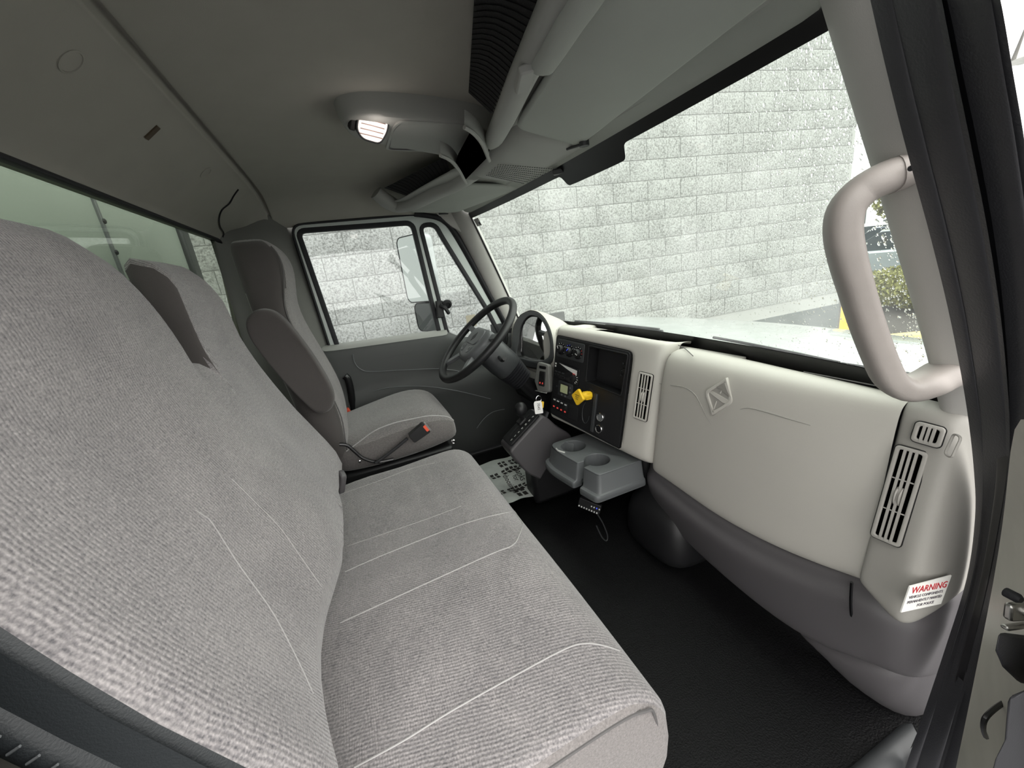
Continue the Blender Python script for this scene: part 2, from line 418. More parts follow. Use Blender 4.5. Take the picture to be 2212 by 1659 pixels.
# floor mat ribs near the passenger door
# rear wall with its window opening
MR = fr((-0.392, 0, 1.335), (0, 1, 0), (0.064, 0, 1))
def rear(y, z): return (y, (z - 1.335))
win = rpoly([rear(.36, 1.333), rear(2.0, 1.333), rear(1.99, .86), rear(.36, .86)], .06)
o = plate('wall_rear', [[rear(.27, 1.40), rear(2.09, 1.40), rear(2.09, .1), rear(.27, .1)], win], MR, -0.03, 0.0, 'headliner')
struct(o, 'grey rear wall panel of the cab around the back window', 'wall')
wr = struct_empty('window_1', 'long back window of the cab behind the seats', 'window', (-0.41, YC, .86))
plate('seal', [offset(win, .005), offset(win, -.004)], MR, -0.012, 0.004, 'rubber', wr, bevel=.003)
plate('pane', [win], MR, -0.018, -0.014, 'glass_rear', wr)

# headliner
prof = [(-.392, 1.338), (-.384, 1.352), (-.352, 1.379), (-.31, 1.411), (-.27, 1.442), (-.238, 1.465), (-.222, 1.473), (-.215, 1.4745), (-.2145, 1.476), (-.2135, 1.502), (-.2025, 1.502), (-.2015, 1.488), (-.2005, 1.4865), (-.19, 1.4865),
        (-.16, 1.490), (-.08, 1.498), (.05, 1.503), (.2, 1.503), (.35, 1.495), (.48, 1.47), (.56, 1.43), (.60, 1.39)]
def drop(Y):
    a = abs(Y - YC)
    return interp(a, [(0, 0), (.62, .003), (.72, .012), (.79, .03), (.84, .058), (.87, .09), (.90, .125)])
ys = [YC + s for s in (-.905, -.885, -.86, -.83, -.79, -.74, -.68, -.55, -.4, -.2, 0, .2, .4, .55, .68, .74, .79, .83, .86, .885, .905)]
rows = [[(X, Y, max(min(Z, 1.372), Z - drop(Y))) for Y in ys] for X, Z in prof]
ceil = MB().grid(rows).build('ceiling', 'headliner', sub=1)
struct(ceil, 'grey fuzzy headliner with a crease above the back window', 'ceiling')
def ceil_z(X): return interp(X, prof)
def plug(name, u, v, X, rad, m, sq=False):
    Z = ceil_z(X); p = aX(u, v, X)
    n = V((0.5, 0, -0.86)); M = fr(p, (0, 1, 0), n.cross(V((0, 1, 0))))
    if sq: MB().box((-.009, -.016, -.002), (.009, .016, .003), M).build(name, m, ceil, bevel=.001)
    else: MB().lathe([(rad, -.002), (rad, .002), (rad*.8, .003), (rad*.78, .001)], 20, M).build(name, m, ceil)
def on_ceiling(u, v, lift=0.0015):
    """first crossing of the sight line with the rear slope of the headliner"""
    best = None
    for (a, za), (b, zb) in zip(prof[:9], prof[1:9]):
        e = V((b-a, 0, zb-za)); n = V((e.z, 0, -e.x)).normalized()
        p = aP(u, v, V((a, 0, za)), n)
        if a - 1e-4 <= p.x <= b + 1e-4 and p.y > 0: return p + n*lift, n
    return aX(u, v, -.3), V((.5, 0, -.86))
for nm, u, v, sq in (('trim_plug', 150, 130, False), ('screw_hole', 327, 285, True), ('trim_plug', 443, 372, False)):
    p, n = on_ceiling(u, v); M = fr(p, (0, 1, 0), n.cross(V((0, 1, 0))))
    if sq: MB().box((-.008, -.017, -.002), (.008, .017, .002), M).build(nm, 'bark', ceil, bevel=.001)
    else: MB().lathe([(.019, -.002), (.019, .0015), (.0165, .002), (.016, .0006)], 24, M).build(nm, 'headliner', ceil)
_sc = sight(ceil)
pts = [_sc(u, v, .003) for u, v in [(513, 408), (503, 422), (494, 438), (478, 452), (472, 470), (474, 488), (482, 502), (478, 514)]]
MB().tube(smooth_path(pts, 4), .0022, 6).build('panel_gap', 'rubber', ceil)

# driver's side wall: pillar trim behind the door and header over it
MD = fr((0, 2.085, 0), (1, 0, 0), (0, 0, 1))          # x = forward, y = up, z = into the cab
rows = []
for z in (1.46, 1.40, 1.36, 1.30, 1.2, 1.0, .8, .5, .1):
    lean = (1.34 - z)*0.075 if z > .8 else .04
    rows.append([(-.415, 1.93, z), (-.405, 1.965, z), (-.372, 1.99, z), (-.31, 2.0, z), (-.25, 2.012, z), (-.20+lean, 2.035, z), (-.165+lean, 2.068, z), (-.150+lean, 2.10, z), (-.115+lean, 2.105, z)])
o = MB().grid(rows).build('wall_left', 'pillar_dark', sub=1)
struct(o, 'grey pillar trim behind the driver door', 'wall')

door = struct_empty('door_1', 'driver door with grey frame, window and dark inner panel', 'door', (.3, 2.085, .15))
def dp(u, v, Y=2.08): q = aY(u, v, Y); return (q.x, q.z)
g1 = [dp(652, 506), dp(884, 487), dp(889, 492), dp(942, 716), dp(735, 744)]
glass1 = rpoly([dp(650, 504), dp(887, 486), dp(944, 717), dp(733, 745)], [.02, .025, .012, .01])
quart = rpoly([dp(912, 492), dp(937, 488), dp(950, 512), dp(1047, 668), dp(1085, 742), dp(985, 741), dp(968, 715)], [.02, .03, .03, .02, .02, .03, .02])
outer = rpoly([dp(628, 487), dp(905, 464), dp(960, 478), dp(1000, 545), dp(1085, 700), dp(1105, 760), dp(985, 765), dp(960, 735), dp(732, 765), dp(715, 755)], [.05, .05, .06, .05, .03, .02, .02, .02, .02, .02])
h1 = offset(glass1, .017); h2 = offset(quart, .015)
plate('window_frame', [outer, h1, h2], MD, -.012, .014, 'door_frame_paint', door, bevel=.004)
plate('glass_seal', [offset(glass1, .020), offset(glass1, -.001)], MD, -.008, .019, 'rubber', door, bevel=.003)
plate('quarter_seal', [offset(quart, .019), offset(quart, -.001)], MD, -.008, .019, 'rubber', door, bevel=.003)
plate('window_glass', [offset(glass1, .01)], MD, -.004, 0.0, 'glass_side', door)
plate('quarter_glass', [offset(quart, .01)], MD, -.004, 0.0, 'glass_side', door)
plate('door_gasket', [offset(outer, .007), offset(outer, -.004)], MD, -.02, .016, 'rubber', door, bevel=.004)
# seal against the windshield pillar (thick rubber bead)
path = smooth_path([aY(u, v, 2.065) for u, v in [(895, 462), (945, 470), (975, 492), (1010, 548), (1060, 640), (1095, 705), (1112, 760)]], 6)
MB().tube(path, .013, 10).build('pillar_seal', 'rubber', door)
# inner panel, lofted from the window ledge down
rows = []
xs = [-.17, -.16, -.10, .0, .1, .2, .3, .4, .46, .52, .62, .74, .80]
for (z, Y) in [(.822, 2.085), (.826, 2.07), (.818, 2.052), (.80, 2.042), (.77, 2.038), (.70, 2.036), (.62, 2.036), (.60, 2.034), (.56, 2.02), (.52, 2.015), (.48, 2.02), (.42, 2.03), (.30, 2.035), (.18, 2.035), (.12, 2.05)]:
    row = []
    for x in xs:
        dz = interp(x, [(-.17, .02), (.40, -.006), (.46, -.01), (.52, -.065), (.80, -.075)]) * max(0, min(1, (z-.55)/.25))
        row.append((x, Y, z + dz))
    rows.append(row)
pan = MB().grid(rows).build('inner_panel', 'door_grey', door, sub=1)
def on_panel(u, v, Y=2.034): return aY(u, v, Y)
led = []
for x in [-.15, -.05, .1, .25, .40, .45]:
    z0 = .826 + interp(x, [(-.17, .02), (.40, -.006), (.46, -.01)])
    led.append([(x, 2.084, z0 + .004), (x, 2.066, z0 + .004), (x, 2.05, z0 - .006), (x, 2.043, z0 - .022)])
MB().grid(led).build('window_ledge', 'trim_grey', door, sub=1)
MH = fr(aY(872, 736, 2.055), (1, 0, -.03), (0, 0.35, 1))
plate('lock_bezel', [rpoly([(-.075, 0), (-.055, .011), (.055, .011), (.075, 0), (.055, -.011), (-.055, -.011)], .012), rpoly([(-.055, 0), (-.04, .006), (.04, .006), (.055, 0), (.04, -.006), (-.04, -.006)], .008)], MH, -.002, .004, 'trim_grey', door, bevel=.001)
plate('lock_recess', [rpoly([(-.058, 0), (-.04, .007), (.04, .007), (.058, 0), (.04, -.007), (-.04, -.007)], .008)], MH, -.002, .0008, 'black_plastic', door)
for nm, pl in (('panel_groove', [(762, 765), (766, 783), (778, 797), (800, 803), (860, 800), (950, 797), (1010, 806), (1060, 822)]),
               ('panel_groove', [(806, 845), (850, 836), (920, 835), (990, 845), (1060, 862)]),
               ('panel_groove', [(1030, 925), (1045, 905), (1065, 890), (1090, 884)])):
    MB().tube(smooth_path([on_panel(u, v, 2.032 if v < 830 else 2.016) for u, v in pl], 5), .0022, 6).build(nm, 'tray_grey', door)
# pull recess bump and the black pull strap
MB().tube(smooth_path([aY(u, v, 2.03) for u, v in [(745, 812), (752, 820), (758, 845), (762, 880), (766, 905)]], 5), .017, 10).build('pull_strap', 'black_gloss', door)
MB().lathe([(.0, -.006), (.05, -.004), (.09, 0), (.1, -.002)], 20, fr(aY(855, 775, 2.037), (1, 0, .02), (0, 0, 1)) @ Matrix.Diagonal((1, .17, 1, 1))).build('pull_scoop', 'charcoal', door)

# pillar trims either side of the windshield
def eY_(t): return 1.962+.093*t
PSR = [aY(u, v, y) for u, v, y in [(1868, -140, .292), (1896, 0, .289), (1932, 150, .286), (1975, 320, .283), (2015, 470, .280), (2050, 610, .277), (2080, 740, .274), (2098, 860, .271), (2108, 960, .268)]]
def pillar(name, label, side):
    rows = []
    for k in range(9):
        t = k/8 if side < 0 else -.16 + 1.16*k/8
        ps = V((.556, 2.075, 1.385)).lerp(V((.79, 2.078, .76)), t); tt = -.03 + 1.03*t; pw = ws_point(eY_(tt), tt, -.003)
        if side < 0: ps = PSR[k]; ps = V((ps.x, 2*YC - ps.y, ps.z))
        row = []
        for s, bul in ((0, 0), (.15, .018), (.4, .026), (.7, .022), (.92, .010), (1.0, -.004), (1.02, -.02)):
            p = ps.lerp(pw, s) + V((-.75*bul, -.66*bul, 0)); row.append(p)
        if side < 0: row = [V((p.x, 2*YC - p.y, p.z)) for p in row]
        rows.append(row)
    o = MB().grid(rows).build(name, 'pillar_grey', sub=1)
    struct(o, label, 'pillar trim'); return o
trim1 = pillar('trim_1', 'light grey windshield pillar trim on the driver side', 1)
trim2 = pillar('trim_2', 'light grey windshield pillar trim behind the passenger grab handle', -1)

# windshield
win2 = struct_empty('window_2', 'wide rain-spotted windshield', 'window', (.95, YC, .775))
Ys = [.40 + (1.96-.40)*k/24 for k in range(25)]
def eY(t, s): return (.398-.093*t)*(1-s) + (1.962+.093*t)*s
MB().grid([[ws_point(eY(t/12, k/24), t/12) for k in range(25)] for t in range(13)]).build('pane', 'glass_screen', win2)
def ribbon(name, Yl, t0, t1, m, parent, off=-.004):
    rows = [[ws_point(Y, t0(Y) if callable(t0) else t0, off) for Y in Yl], [ws_point(Y, t1(Y) if callable(t1) else t1, off) for Y in Yl]]
    back = [[p + V((-.002, 0, -.001)) for p in q] for q in rows]
    return MB().grid(rows).grid(back).build(name, m, parent)
def frit_t(Y): return .020 + .055*(1/(1+math.exp(-(Y-.865)/.004)))*(1/(1+math.exp((Y-1.155)/.004)))
Yf = [.398, .5, .6, .7, .8, .84, .85, .857, .86, .865, .87, .874, .88, .9, 1.0, 1.1, 1.14, 1.148, 1.152, 1.156, 1.162, 1.17, 1.2, 1.4, 1.6, 1.8, 1.962]
ribbon('top_band', Yf, -.03, frit_t, 'frit', win2)
ribbon('bottom_band', [.31 + (2.05-.31)*k/24 for k in range(25)], lambda Y: interp(Y, [(.45, .905), (.84, .919), (1.17, .924), (1.7, .931)]), 1.05, 'frit', win2)
for s in (0, 1): MB().tube([ws_point(eY(t, s), t, -.006) for t in [k/10-.02 for k in range(11)]], .0045, 8).build('side_band', 'frit', win2)
# part label etched in the top driver-side corner
def ws_frame(Y, t, off):
    o = ws_point(Y, t, off); a = ws_point(Y-.01, t, off) - o; b = ws_point(Y, t-.02, off) - o
    return fr(o, a, b)
MS = ws_frame(1.925, .062, -.006)
plate('etched_label', [rrect(.055, .036, .002)], MS, 0, .0008, 'silver_print', win2)
for i in range(5):
    MB().box((-.024, .012-.0062*i, .0009), (.024 - .012*(i % 3 == 1) - (.02 if i > 1 else 0), .0145-.0062*i, .0012), MS).build('label_line', 'dark_ink', win2, smooth=0)
MB().box((.006, -.014, .0009), (.023, .0, .0012), MS).build('label_line', 'dark_ink', win2, smooth=0)

# rain on the glass
mb = MB()
def dome(c, a, b, n, rad, asp, seg=7):
    a = a.normalized()*rad; b = b.normalized()*rad*asp; vs = []; fs = []
    for lv, (q, h) in enumerate(((1.0, 0), (.72, .20), (0.0, .30))):
        if q == 0: vs.append(c + n*(h*rad)); continue
        for k in range(seg):
            t = 2*math.pi*k/seg; vs.append(c + a*(q*math.cos(t)) + b*(q*math.sin(t)) + n*(h*rad))
    for k in range(seg):
        fs.append((k, (k+1) % seg, seg + (k+1) % seg, seg + k)); fs.append((seg + k, seg + (k+1) % seg, 2*seg))
    fs.append(tuple(range(seg))[::-1])
    mb.raw(vs, fs)
rnd = random.Random(3); cnt = 0
while cnt < 3600:
    t = rnd.random(); Y = eY(t, 0) + .01 + rnd.random()**1.7*1.25
    wiped = 0.0
    dens = max(.05, 1.0 - (Y-.39)/.75)
    if Y < .62: dens = 1.0
    if t > .72: dens = min(1, dens + .15)
    if rnd.random() > dens: continue
    o = ws_point(Y, t, .001); a = ws_point(Y-.01, t, .001) - o; b = ws_point(Y, t-.02, .001) - o; n = b.cross(a).normalized()
    if n.x < 0: n = -n
    R = (.0006 + .0014*rnd.random()**3) * (1.0 if Y > .55 else 1.15)
    dome(o, a, b, n, R, 1 + .7*rnd.random()); cnt += 1
o = mb.build('rain_drops', 'raindrop', win2, smooth=60)
o['kind'] = 'stuff'

# windshield header between glass and console
rows = []
for Y in Ys:
    e = ws_point(Y, -.02, -.006)
    rows.append([V((e.x, Y, e.z)), V((e.x-.02, Y, e.z+.006)), V((.60, Y, 1.372)), V((.57, Y, 1.385)), V((.55, Y, 1.41))])
o = MB().grid(rows).build('trim_3', 'visor_cloth', sub=1)
struct(o, 'pale grey header trim along the top of the windshield', 'trim')

# door opening on the passenger side: ribbed black weatherstrip
inner = [(1850, -140, .285), (1880, 0, .28), (1918, 165, .275), (1960, 330, .272), (2012, 520, .268), (2055, 700, .264), (2088, 880, .26), (2104, 1020, .257), (2106, 1120, .254), (2088, 1250, .252), (2042, 1400, .25), (1992, 1550, .248), (1945, 1690, .246), (1900, 1830, .245)]
right = [(2110, -140, .19), (2152, 0, .19), (2182, 165, .19), (2210, 330, .19), (2232, 520, .19), (2240, 700, .19), (2236, 880, .19), (2215, 1020, .19), (2190, 1120, .19), (2162, 1250, .19), (2132, 1400, .19), (2102, 1550, .19), (2072, 1690, .19), (2040, 1830, .19)]
wid = 26
seal = struct_empty('trim_4', 'ribbed black rubber weatherstrip round the passenger door opening', 'weatherstrip', (.8, .24, .1))
A = smooth_path([aY(*q) for q in inner], 5); B = smooth_path([aY(*q) for q in right], 5)
def bump(s):      # ridges across the strip
    return .006*max(0, math.sin(s*math.pi*3.0))**.7*math.copysign(1, math.sin(s*math.pi*3.0)) if False else 0
def strip(name, s0, s1, h, m='rubber', lift=0.0, n=10):
    rows = []
    for a, b in zip(A, B):
        e = (b - a); t = V((0, -1, 0)); nn = (V((-.55, -.8, .0)))
        row = []
        for k in range(n + 1):
            s = s0 + (s1-s0)*k/n; q = math.sin(math.pi*k/n)**.6
            row.append(a.lerp(b, s) + nn*(h*q + lift))
        rows.append(row)
    return MB().grid(rows).build(name, m, seal, smooth=60)
strip('inner_lip', .0, .20, .006, 'seal_rubber')
strip('inner_bead', .18, .52, .022, 'seal_rubber')
strip('small_rib', .37, .44, .0285, 'seal_rubber', lift=-.003)
strip('groove', .50, .68, -.006, 'frit')
strip('outer_bead', .66, .90, .018, 'seal_rubber')
strip('outer_lip', .88, 1.0, .008, 'seal_rubber')
# painted jamb outside the seal
rows = []
jr = [(2190, 900, .10), (2178, 1020, .14), (2168, 1120, .17), (2148, 1250, .17), (2118, 1400, .17), (2088, 1550, .17), (2058, 1690, .17), (2030, 1830, .17)]
jo = [(2400, 900, .05), (2400, 1020, .05), (2380, 1120, .06), (2340, 1250, .06), (2320, 1400, .06), (2300, 1550, .06), (2290, 1690, .06), (2280, 1830, .06)]
rows = [[aY(*p).lerp(aY(*q), s) + V((-.5, -.8, 0))*(.01*math.sin(math.pi*s)) for s in (0, .12, .3, .5, .7, 1)] for p, q in zip(jr, jo)]
jamb = MB().grid(rows).build('wall_right', 'jamb_paint', sub=1)
struct(jamb, 'cream painted door jamb at the passenger hinge', 'door jamb')
# corner trim where roof, door frame and windshield pillar meet
pc_ = [aY(u, v, y) for u, v, y in [(925, 446, 2.03), (1010, 440, 1.99), (1024, 478, 1.985), (1000, 505, 2.03), (975, 490, 2.05), (950, 468, 2.06)]]
o = MB().raw([*pc_, *[p + (p - CAM)*.02 for p in pc_]], [tuple(range(6)), tuple(range(6, 12))[::-1]] + [(i, (i+1) % 6, 6+(i+1) % 6, 6+i) for i in range(6)]).build('trim_6', 'pillar_grey', bevel=.004)
struct(o, 'small grey corner trim above the driver quarter window', 'trim')
# pillar behind the passenger door opening
rows = [[(-.46, .30, z), (-.33, .302, z), (-.275, .298, z), (-.262, .288, z), (-.258, .272, z), (-.265, .25, z), (-.30, .235, z), (-.46, .23, z)] for z in (.08, .3, .6, .9, 1.2, 1.36, 1.45)]
o = MB().grid(rows).build('wall_rear_right', 'vinyl_dark', smooth=60)
struct(o, 'dark pillar trim behind the passenger door opening', 'pillar trim')
# side of the driver footwell, ahead of the door
o = MB().box((.70, 2.07, .10), (1.15, 2.095, .80)).box((-.46, 2.06, .08), (.80, 2.10, .13)).build('wall_front_left', 'charcoal', smooth=0)
struct(o, 'dark side panel of the driver footwell', 'wall')
# sill plate under the passenger door opening
rows = [[(x, .288, .098), (x, .284, .111), (x, .275, .114), (x, .262, .112), (x, .25, .10), (x, .235, .02)] for x in (-.45, 0, .4, .7, .85, 1.0)]
o = MB().grid(rows).build('trim_5', 'charcoal', smooth=60)
struct(o, 'grey sill plate under the passenger door opening', 'sill plate')

# ================================================================ seats
# ---- two-person bench
bench = thing('bench_seat', 'grey tweed two-person bench seat filling the passenger side', 'bench seat', (.06, .81, .1))
XF = [(.40, -.17), (.46, -.16), (.50, -.148), (.545, -.124), (.59, -.116), (.64, -.134), (.70, -.162), (.78, -.20), (.86, -.232), (.93, -.257), (1.0, -.276), (1.06, -.283), (1.12, -.290), (1.17, -.300), (1.22, -.315), (1.3, -.33)]
def sstep(x, a, b):
    t = max(0.0, min(1.0, (x-a)/(b-a))); return t*t*(3-2*t)
def zt(Y):
    """height of the top edge: two head-rest humps with a notch between them"""
    def hump(a, b, top, base, rl, rr):
        l = (1 - max(0, (a + rl - Y)/rl)**2)**.5 if Y > a and Y < a + rl else (1.0 if Y >= a + rl else 0)
        q = (1 - max(0, (Y - b + rr)/rr)**2)**.5 if Y < b and Y > b - rr else (1.0 if Y <= b - rr else 0)
        return base + (top-base)*min(l, q) if a < Y < b else base
    if Y < .885: return hump(.325, .885, 1.232, 1.0, .10, .15)
    if Y < .968: return 1.0
    return hump(.968, 1.325, 1.203, 1.0, .042, .16) if Y < 1.325 else 1.0
def end_in(Y, r=.05, a=.335, b=1.318):
    """how far the surface pulls in at the two ends of the bench"""
    q = min(Y - a, b - Y)
    if q >= r: return 0.0
    q = max(0, q); return r - math.sqrt(max(0, r*r - (r-q)**2))
def back_x(z, Y, zt_):
    x = interp(z, XF)
    k = zt_ - z; rr = .055
    if k < rr: x -= (rr - math.sqrt(max(0, rr*rr - (rr-max(k, 0))**2)))*.8
    # gentle bolsters: hollow in the middle of each seat
    for c, wd, dp1 in ((.60, .27, .036), (1.13, .17, .014)):
        q = abs(Y - c)/wd
        if q < 1: x -= dp1*(1-q*q)**2*(1 - .6*sstep(z, .62, .85))*(1-sstep(z, .95, 1.12))
    return x
Yb = [.335, .3355, .337, .341, .347, .355, .365, .377, .39, .41, .45, .50, .55, .60, .65, .70, .74, .77, .80, .82, .84, .855, .866, .875, .881, .8848, .8852, .89, .91, .94, .96, .9678, .9684, .971, .976, .984, .996, 1.01, 1.03, 1.06, 1.10, 1.14, 1.17, 1.20, 1.23, 1.25, 1.27, 1.285, 1.297, 1.306, 1.313, 1.3165, 1.3178, 1.318]
rows = []
for Y in Yb:
    T = zt(Y); e = end_in(Y); row = []
    n = 22
    for i in range(n + 1):
        t = i/n; z = .40 + (T - .40)*(1 - (1-t)**1.35)
        row.append((back_x(z, Y, T) - e, Y, z))
    th = .07
    for i in range(9):
        t = i/8; z = (T - .012) + (.36 - T + .012)*t
        x = interp(z, XF) - th + e
        k = T - z
        if k < .05: x += (.05 - math.sqrt(max(0, .05**2 - (.05-k)**2)))*.6
        row.append((x, Y, z))
    rows.append(row)
back = MB().grid(rows, cv=True, cap=True).build('backrest', 'seat_cloth', bench, smooth=60)
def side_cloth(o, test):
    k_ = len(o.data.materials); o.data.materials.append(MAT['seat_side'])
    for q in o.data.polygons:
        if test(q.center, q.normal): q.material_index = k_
back.data.materials.append(MAT['vinyl_dark'])
for q in back.data.polygons:
    if q.center.y < .3475: q.material_index = 1
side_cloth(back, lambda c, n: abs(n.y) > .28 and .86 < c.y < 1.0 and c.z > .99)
# cushion
def cush_z(x, y):
    z = .508 + .006*math.cos((y-.57)/.26*1.5) * (1 if abs(y-.57) < .3 else 0)
    z += .010*sstep(x, .02, .20) - .012*(1 - sstep(x, -.2, -.05))
    fx = x - .215
    if fx > 0: z -= .085 - math.sqrt(max(0, .085**2 - min(fx, .085)**2))
    return z
rows = []
Yq = [.327, .3273, .3285, .331, .335, .341, .347, .353, .37, .40, .46, .52, .58, .64, .70, .76, .80, .82, .84, .90, .98, 1.06, 1.14, 1.20, 1.24, 1.262, 1.276, 1.282, 1.289, 1.294, 1.297, 1.298]
for Y in Yq:
    e = end_in(Y, .024, .327, 1.298); row = []
    for x in [-.20, -.15, -.10, -.05, 0, .05, .10, .15, .19, .215, .235, .252, .267, .279, .288, .2945, .2985]:
        row.append((x - (e if x > .25 else 0), Y, cush_z(x, Y) - e))
    for k, (x, z) in enumerate([(.302, .40), (.298, .36), (.28, .315), (.25, .295), (.1, .29), (-.1, .29), (-.2, .29)]):
        row.append((x - (e if x > .2 else 0), Y, z + e))
    rows.append(row)
bc_ = MB().grid(rows, cv=True, cap=True).build('cushion', 'seat_cloth', bench, smooth=60)
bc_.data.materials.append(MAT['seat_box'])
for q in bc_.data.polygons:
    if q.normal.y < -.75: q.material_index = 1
on_cush = sight(bc_)
def seam_on_cushion(pl, m='seam', rad=.0013, z=None):
    pts = []
    for w_ in smooth_path([V((u, v, 0)) for u, v in pl], 8):
        p = on_cush(w_.x, w_.y)
        if p is not None and p.x > -.155: pts.append(p)
    MB().tube(pts, rad, 6).build('seam', m, bench)
seam_on_cushion([(735, 1068), (813, 1041), (890, 1012), (940, 1000)], rad=.0009)
seam_on_cushion([(750, 1180), (898, 1130), (996, 1094)], rad=.0008)
seam_on_cushion([(745, 1236), (829, 1199), (996, 1134), (1098, 1107), (1128, 1107), (1134, 1113), (1122, 1155), (1106, 1179), (1057, 1199), (894, 1273), (735, 1346)])
seam_on_cushion([(765, 1659), (870, 1602), (975, 1537), (1098, 1468), (1220, 1403), (1268, 1391), (1309, 1397), (1338, 1407)])
# boxing seam along the outboard end
pts = [V((x, .3285, cush_z(x, .36) - .017)) for x in (-.14, -.05, .05, .12, .18, .215, .235, .252, .264)] + [V((.272, .330, .449)), V((.278, .335, .437))]
MB().tube(smooth_path(pts, 5), .0022, 6).build('boxing_seam', 'seam_dark', bench)
on_back = sight(back)
for pl in ([(420, 1102), (440, 1115), (459, 1133), (514, 1219), (587, 1322), (640, 1422), (676, 1500)], [(500, 1035), (545, 1080), (602, 1138), (650, 1205), (694, 1268)]):
    MB().tube([on_back(w_.x, w_.y) for w_ in smooth_path([V((u, v, 0)) for u, v in pl], 8)], .0008, 6).build('seam', 'seam', bench)
# dark vinyl back shell with a stitched edge, showing at the outboard end
rows = []
for z in [.36, .46, .56, .66, .76, .86, .96, 1.06, 1.14, 1.19]:
    x = interp(z, XF); q = 1 if z < 1.1 else .8
    rows.append([(x-.046, .3405, z), (x-.052, .3325, z), (x-.060, .3265, z), (x-.075, .328, z), (x-.082, .338, z), (x-.084, .40, z)])
shell = MB().grid(rows).build('back_shell', 'vinyl_dark', bench, sub=1)
for i in range(46):
    z = .50 + i*.0135; x = interp(z, XF) - .060
    MB().tube([(x-.004, .3255, z), (x+.004, .3252, z+.003)], .0011, 5).build('stitch', 'tray_grey', shell)
# seat base under the cushion
MB().box((-.18, .36, .10), (.20, 1.26, .30)).build('base', 'black_plastic', bench, bevel=.01)
# grey buckle poking out between backrest and cushion
q = aY(735, 1040, 1.20)
M = fr(q, (.30, -.1, .95), (.5, -.8, -.1))
MB().prism(rpoly([(-.035, -.016), (.026, -.019), (.037, 0), (.026, .019), (-.035, .016)], .008), -.009, .009, M).build('buckle', 'dash_dark', bench, bevel=.004)

# ---- driver seat
ds = thing('driver_seat', 'dark grey cloth driver seat with high back and one folded armrest', 'driver seat', (.08, 1.655, .1))
lv = [  # z, front x, back x, y min, y max
    (.50, -.115, -.20, 1.44, 1.87), (.52, -.10, -.225, 1.425, 1.885), (.60, -.092, -.235, 1.415, 1.895), (.68, -.086, -.235, 1.412, 1.898), (.76, -.098, -.24, 1.415, 1.895),
    (.84, -.118, -.25, 1.42, 1.89), (.92, -.140, -.262, 1.432, 1.878), (1.00, -.160, -.275, 1.448, 1.862), (1.06, -.166, -.282, 1.462, 1.848), (1.12, -.155, -.288, 1.475, 1.835),
    (1.17, -.145, -.292, 1.485, 1.825), (1.215, -.147, -.295, 1.495, 1.815), (1.25, -.162, -.297, 1.512, 1.798), (1.275, -.187, -.294, 1.54, 1.77), (1.285, -.215, -.285, 1.58, 1.73)]
rows = [[(x, y, z) for x, y in superloop((a+b)/2, (c+e)/2, (a-b)/2, (e-c)/2, 4.2, 28)] for z, a, b, c, e in lv]
ds_back = MB().grid(rows, cv=True, cap=True).build('backrest', 'seat_cloth_dark', ds, sub=1)
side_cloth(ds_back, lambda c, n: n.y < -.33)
# piping along the front edge of the backrest
for sgn in (-1, 1):
    pts = [V((a - .012, (c + .014) if sgn < 0 else (e - .014), z)) for z, a, b, c, e in lv[1:-2]]
    MB().tube(smooth_path(pts, 3), .0022, 6).build('piping', 'seam_dark', ds)
lc = [ # x, z top, z bottom, y min, y max
    (-.17, .545, .47, 1.46, 1.85), (-.15, .575, .455, 1.43, 1.88), (-.08, .585, .45, 1.415, 1.895), (0, .598, .45, 1.405, 1.905), (.08, .612, .452, 1.40, 1.91), (.15, .62, .457, 1.398, 1.912),
    (.21, .615, .465, 1.40, 1.91), (.25, .60, .472, 1.408, 1.902), (.278, .578, .482, 1.42, 1.89), (.29, .548, .50, 1.45, 1.86)]
rows = [[(x, y, z) for y, z in superloop((c+e)/2, (a+b)/2, (e-c)/2, (a-b)/2, 3.6, 28)] for x, a, b, c, e in lc]
ds_c = MB().grid(rows, cv=True, cap=True).build('cushion', 'seat_cloth_dark', ds, sub=1)
ds_c.data.materials.append(MAT['seat_cloth_shaded'])  # same cloth on the sides, shade put in as a darker tone
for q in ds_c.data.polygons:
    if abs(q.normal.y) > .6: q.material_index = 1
pts = [aY(u, v, 1.407) for u, v in [(748, 975), (775, 955), (810, 930), (850, 914), (890, 905), (930, 898), (965, 900), (980, 908)]]
MB().tube(smooth_path(pts, 4), .0022, 6).build('piping', 'seam', ds)
# black shell and rail below
rows = []
MB().box((-.16, 1.43, .40), (.26, 1.88, .465)).build('seat_pan', 'black_plastic', ds, bevel=.012)
MB().box((-.14, 1.46, .10), (.22, 1.85, .41)).build('pedestal', 'black_plastic', ds, bevel=.01)
pts = [aY(u, v, 1.395) for u, v in [(733, 960), (750, 962), (766, 975), (785, 990), (815, 998), (850, 992)]]
MB().tube(smooth_path(pts, 5), .006, 8).build('side_rail', 'black_gloss', ds)
MB().lathe([(.009, -.003), (.009, .002), (.006, .004), (.003, .003)], 16, fr(aY(979, 954, 1.39), (1, 0, 0), (0, 0, 1))).build('rail_bolt', 'chrome', ds)
MB().lathe([(.005, -.002), (.005, .001), (.002, .002)], 12, fr(aY(777, 997, 1.392), (1, 0, 0), (0, 0, 1))).build('rail_bolt', 'chrome', ds)
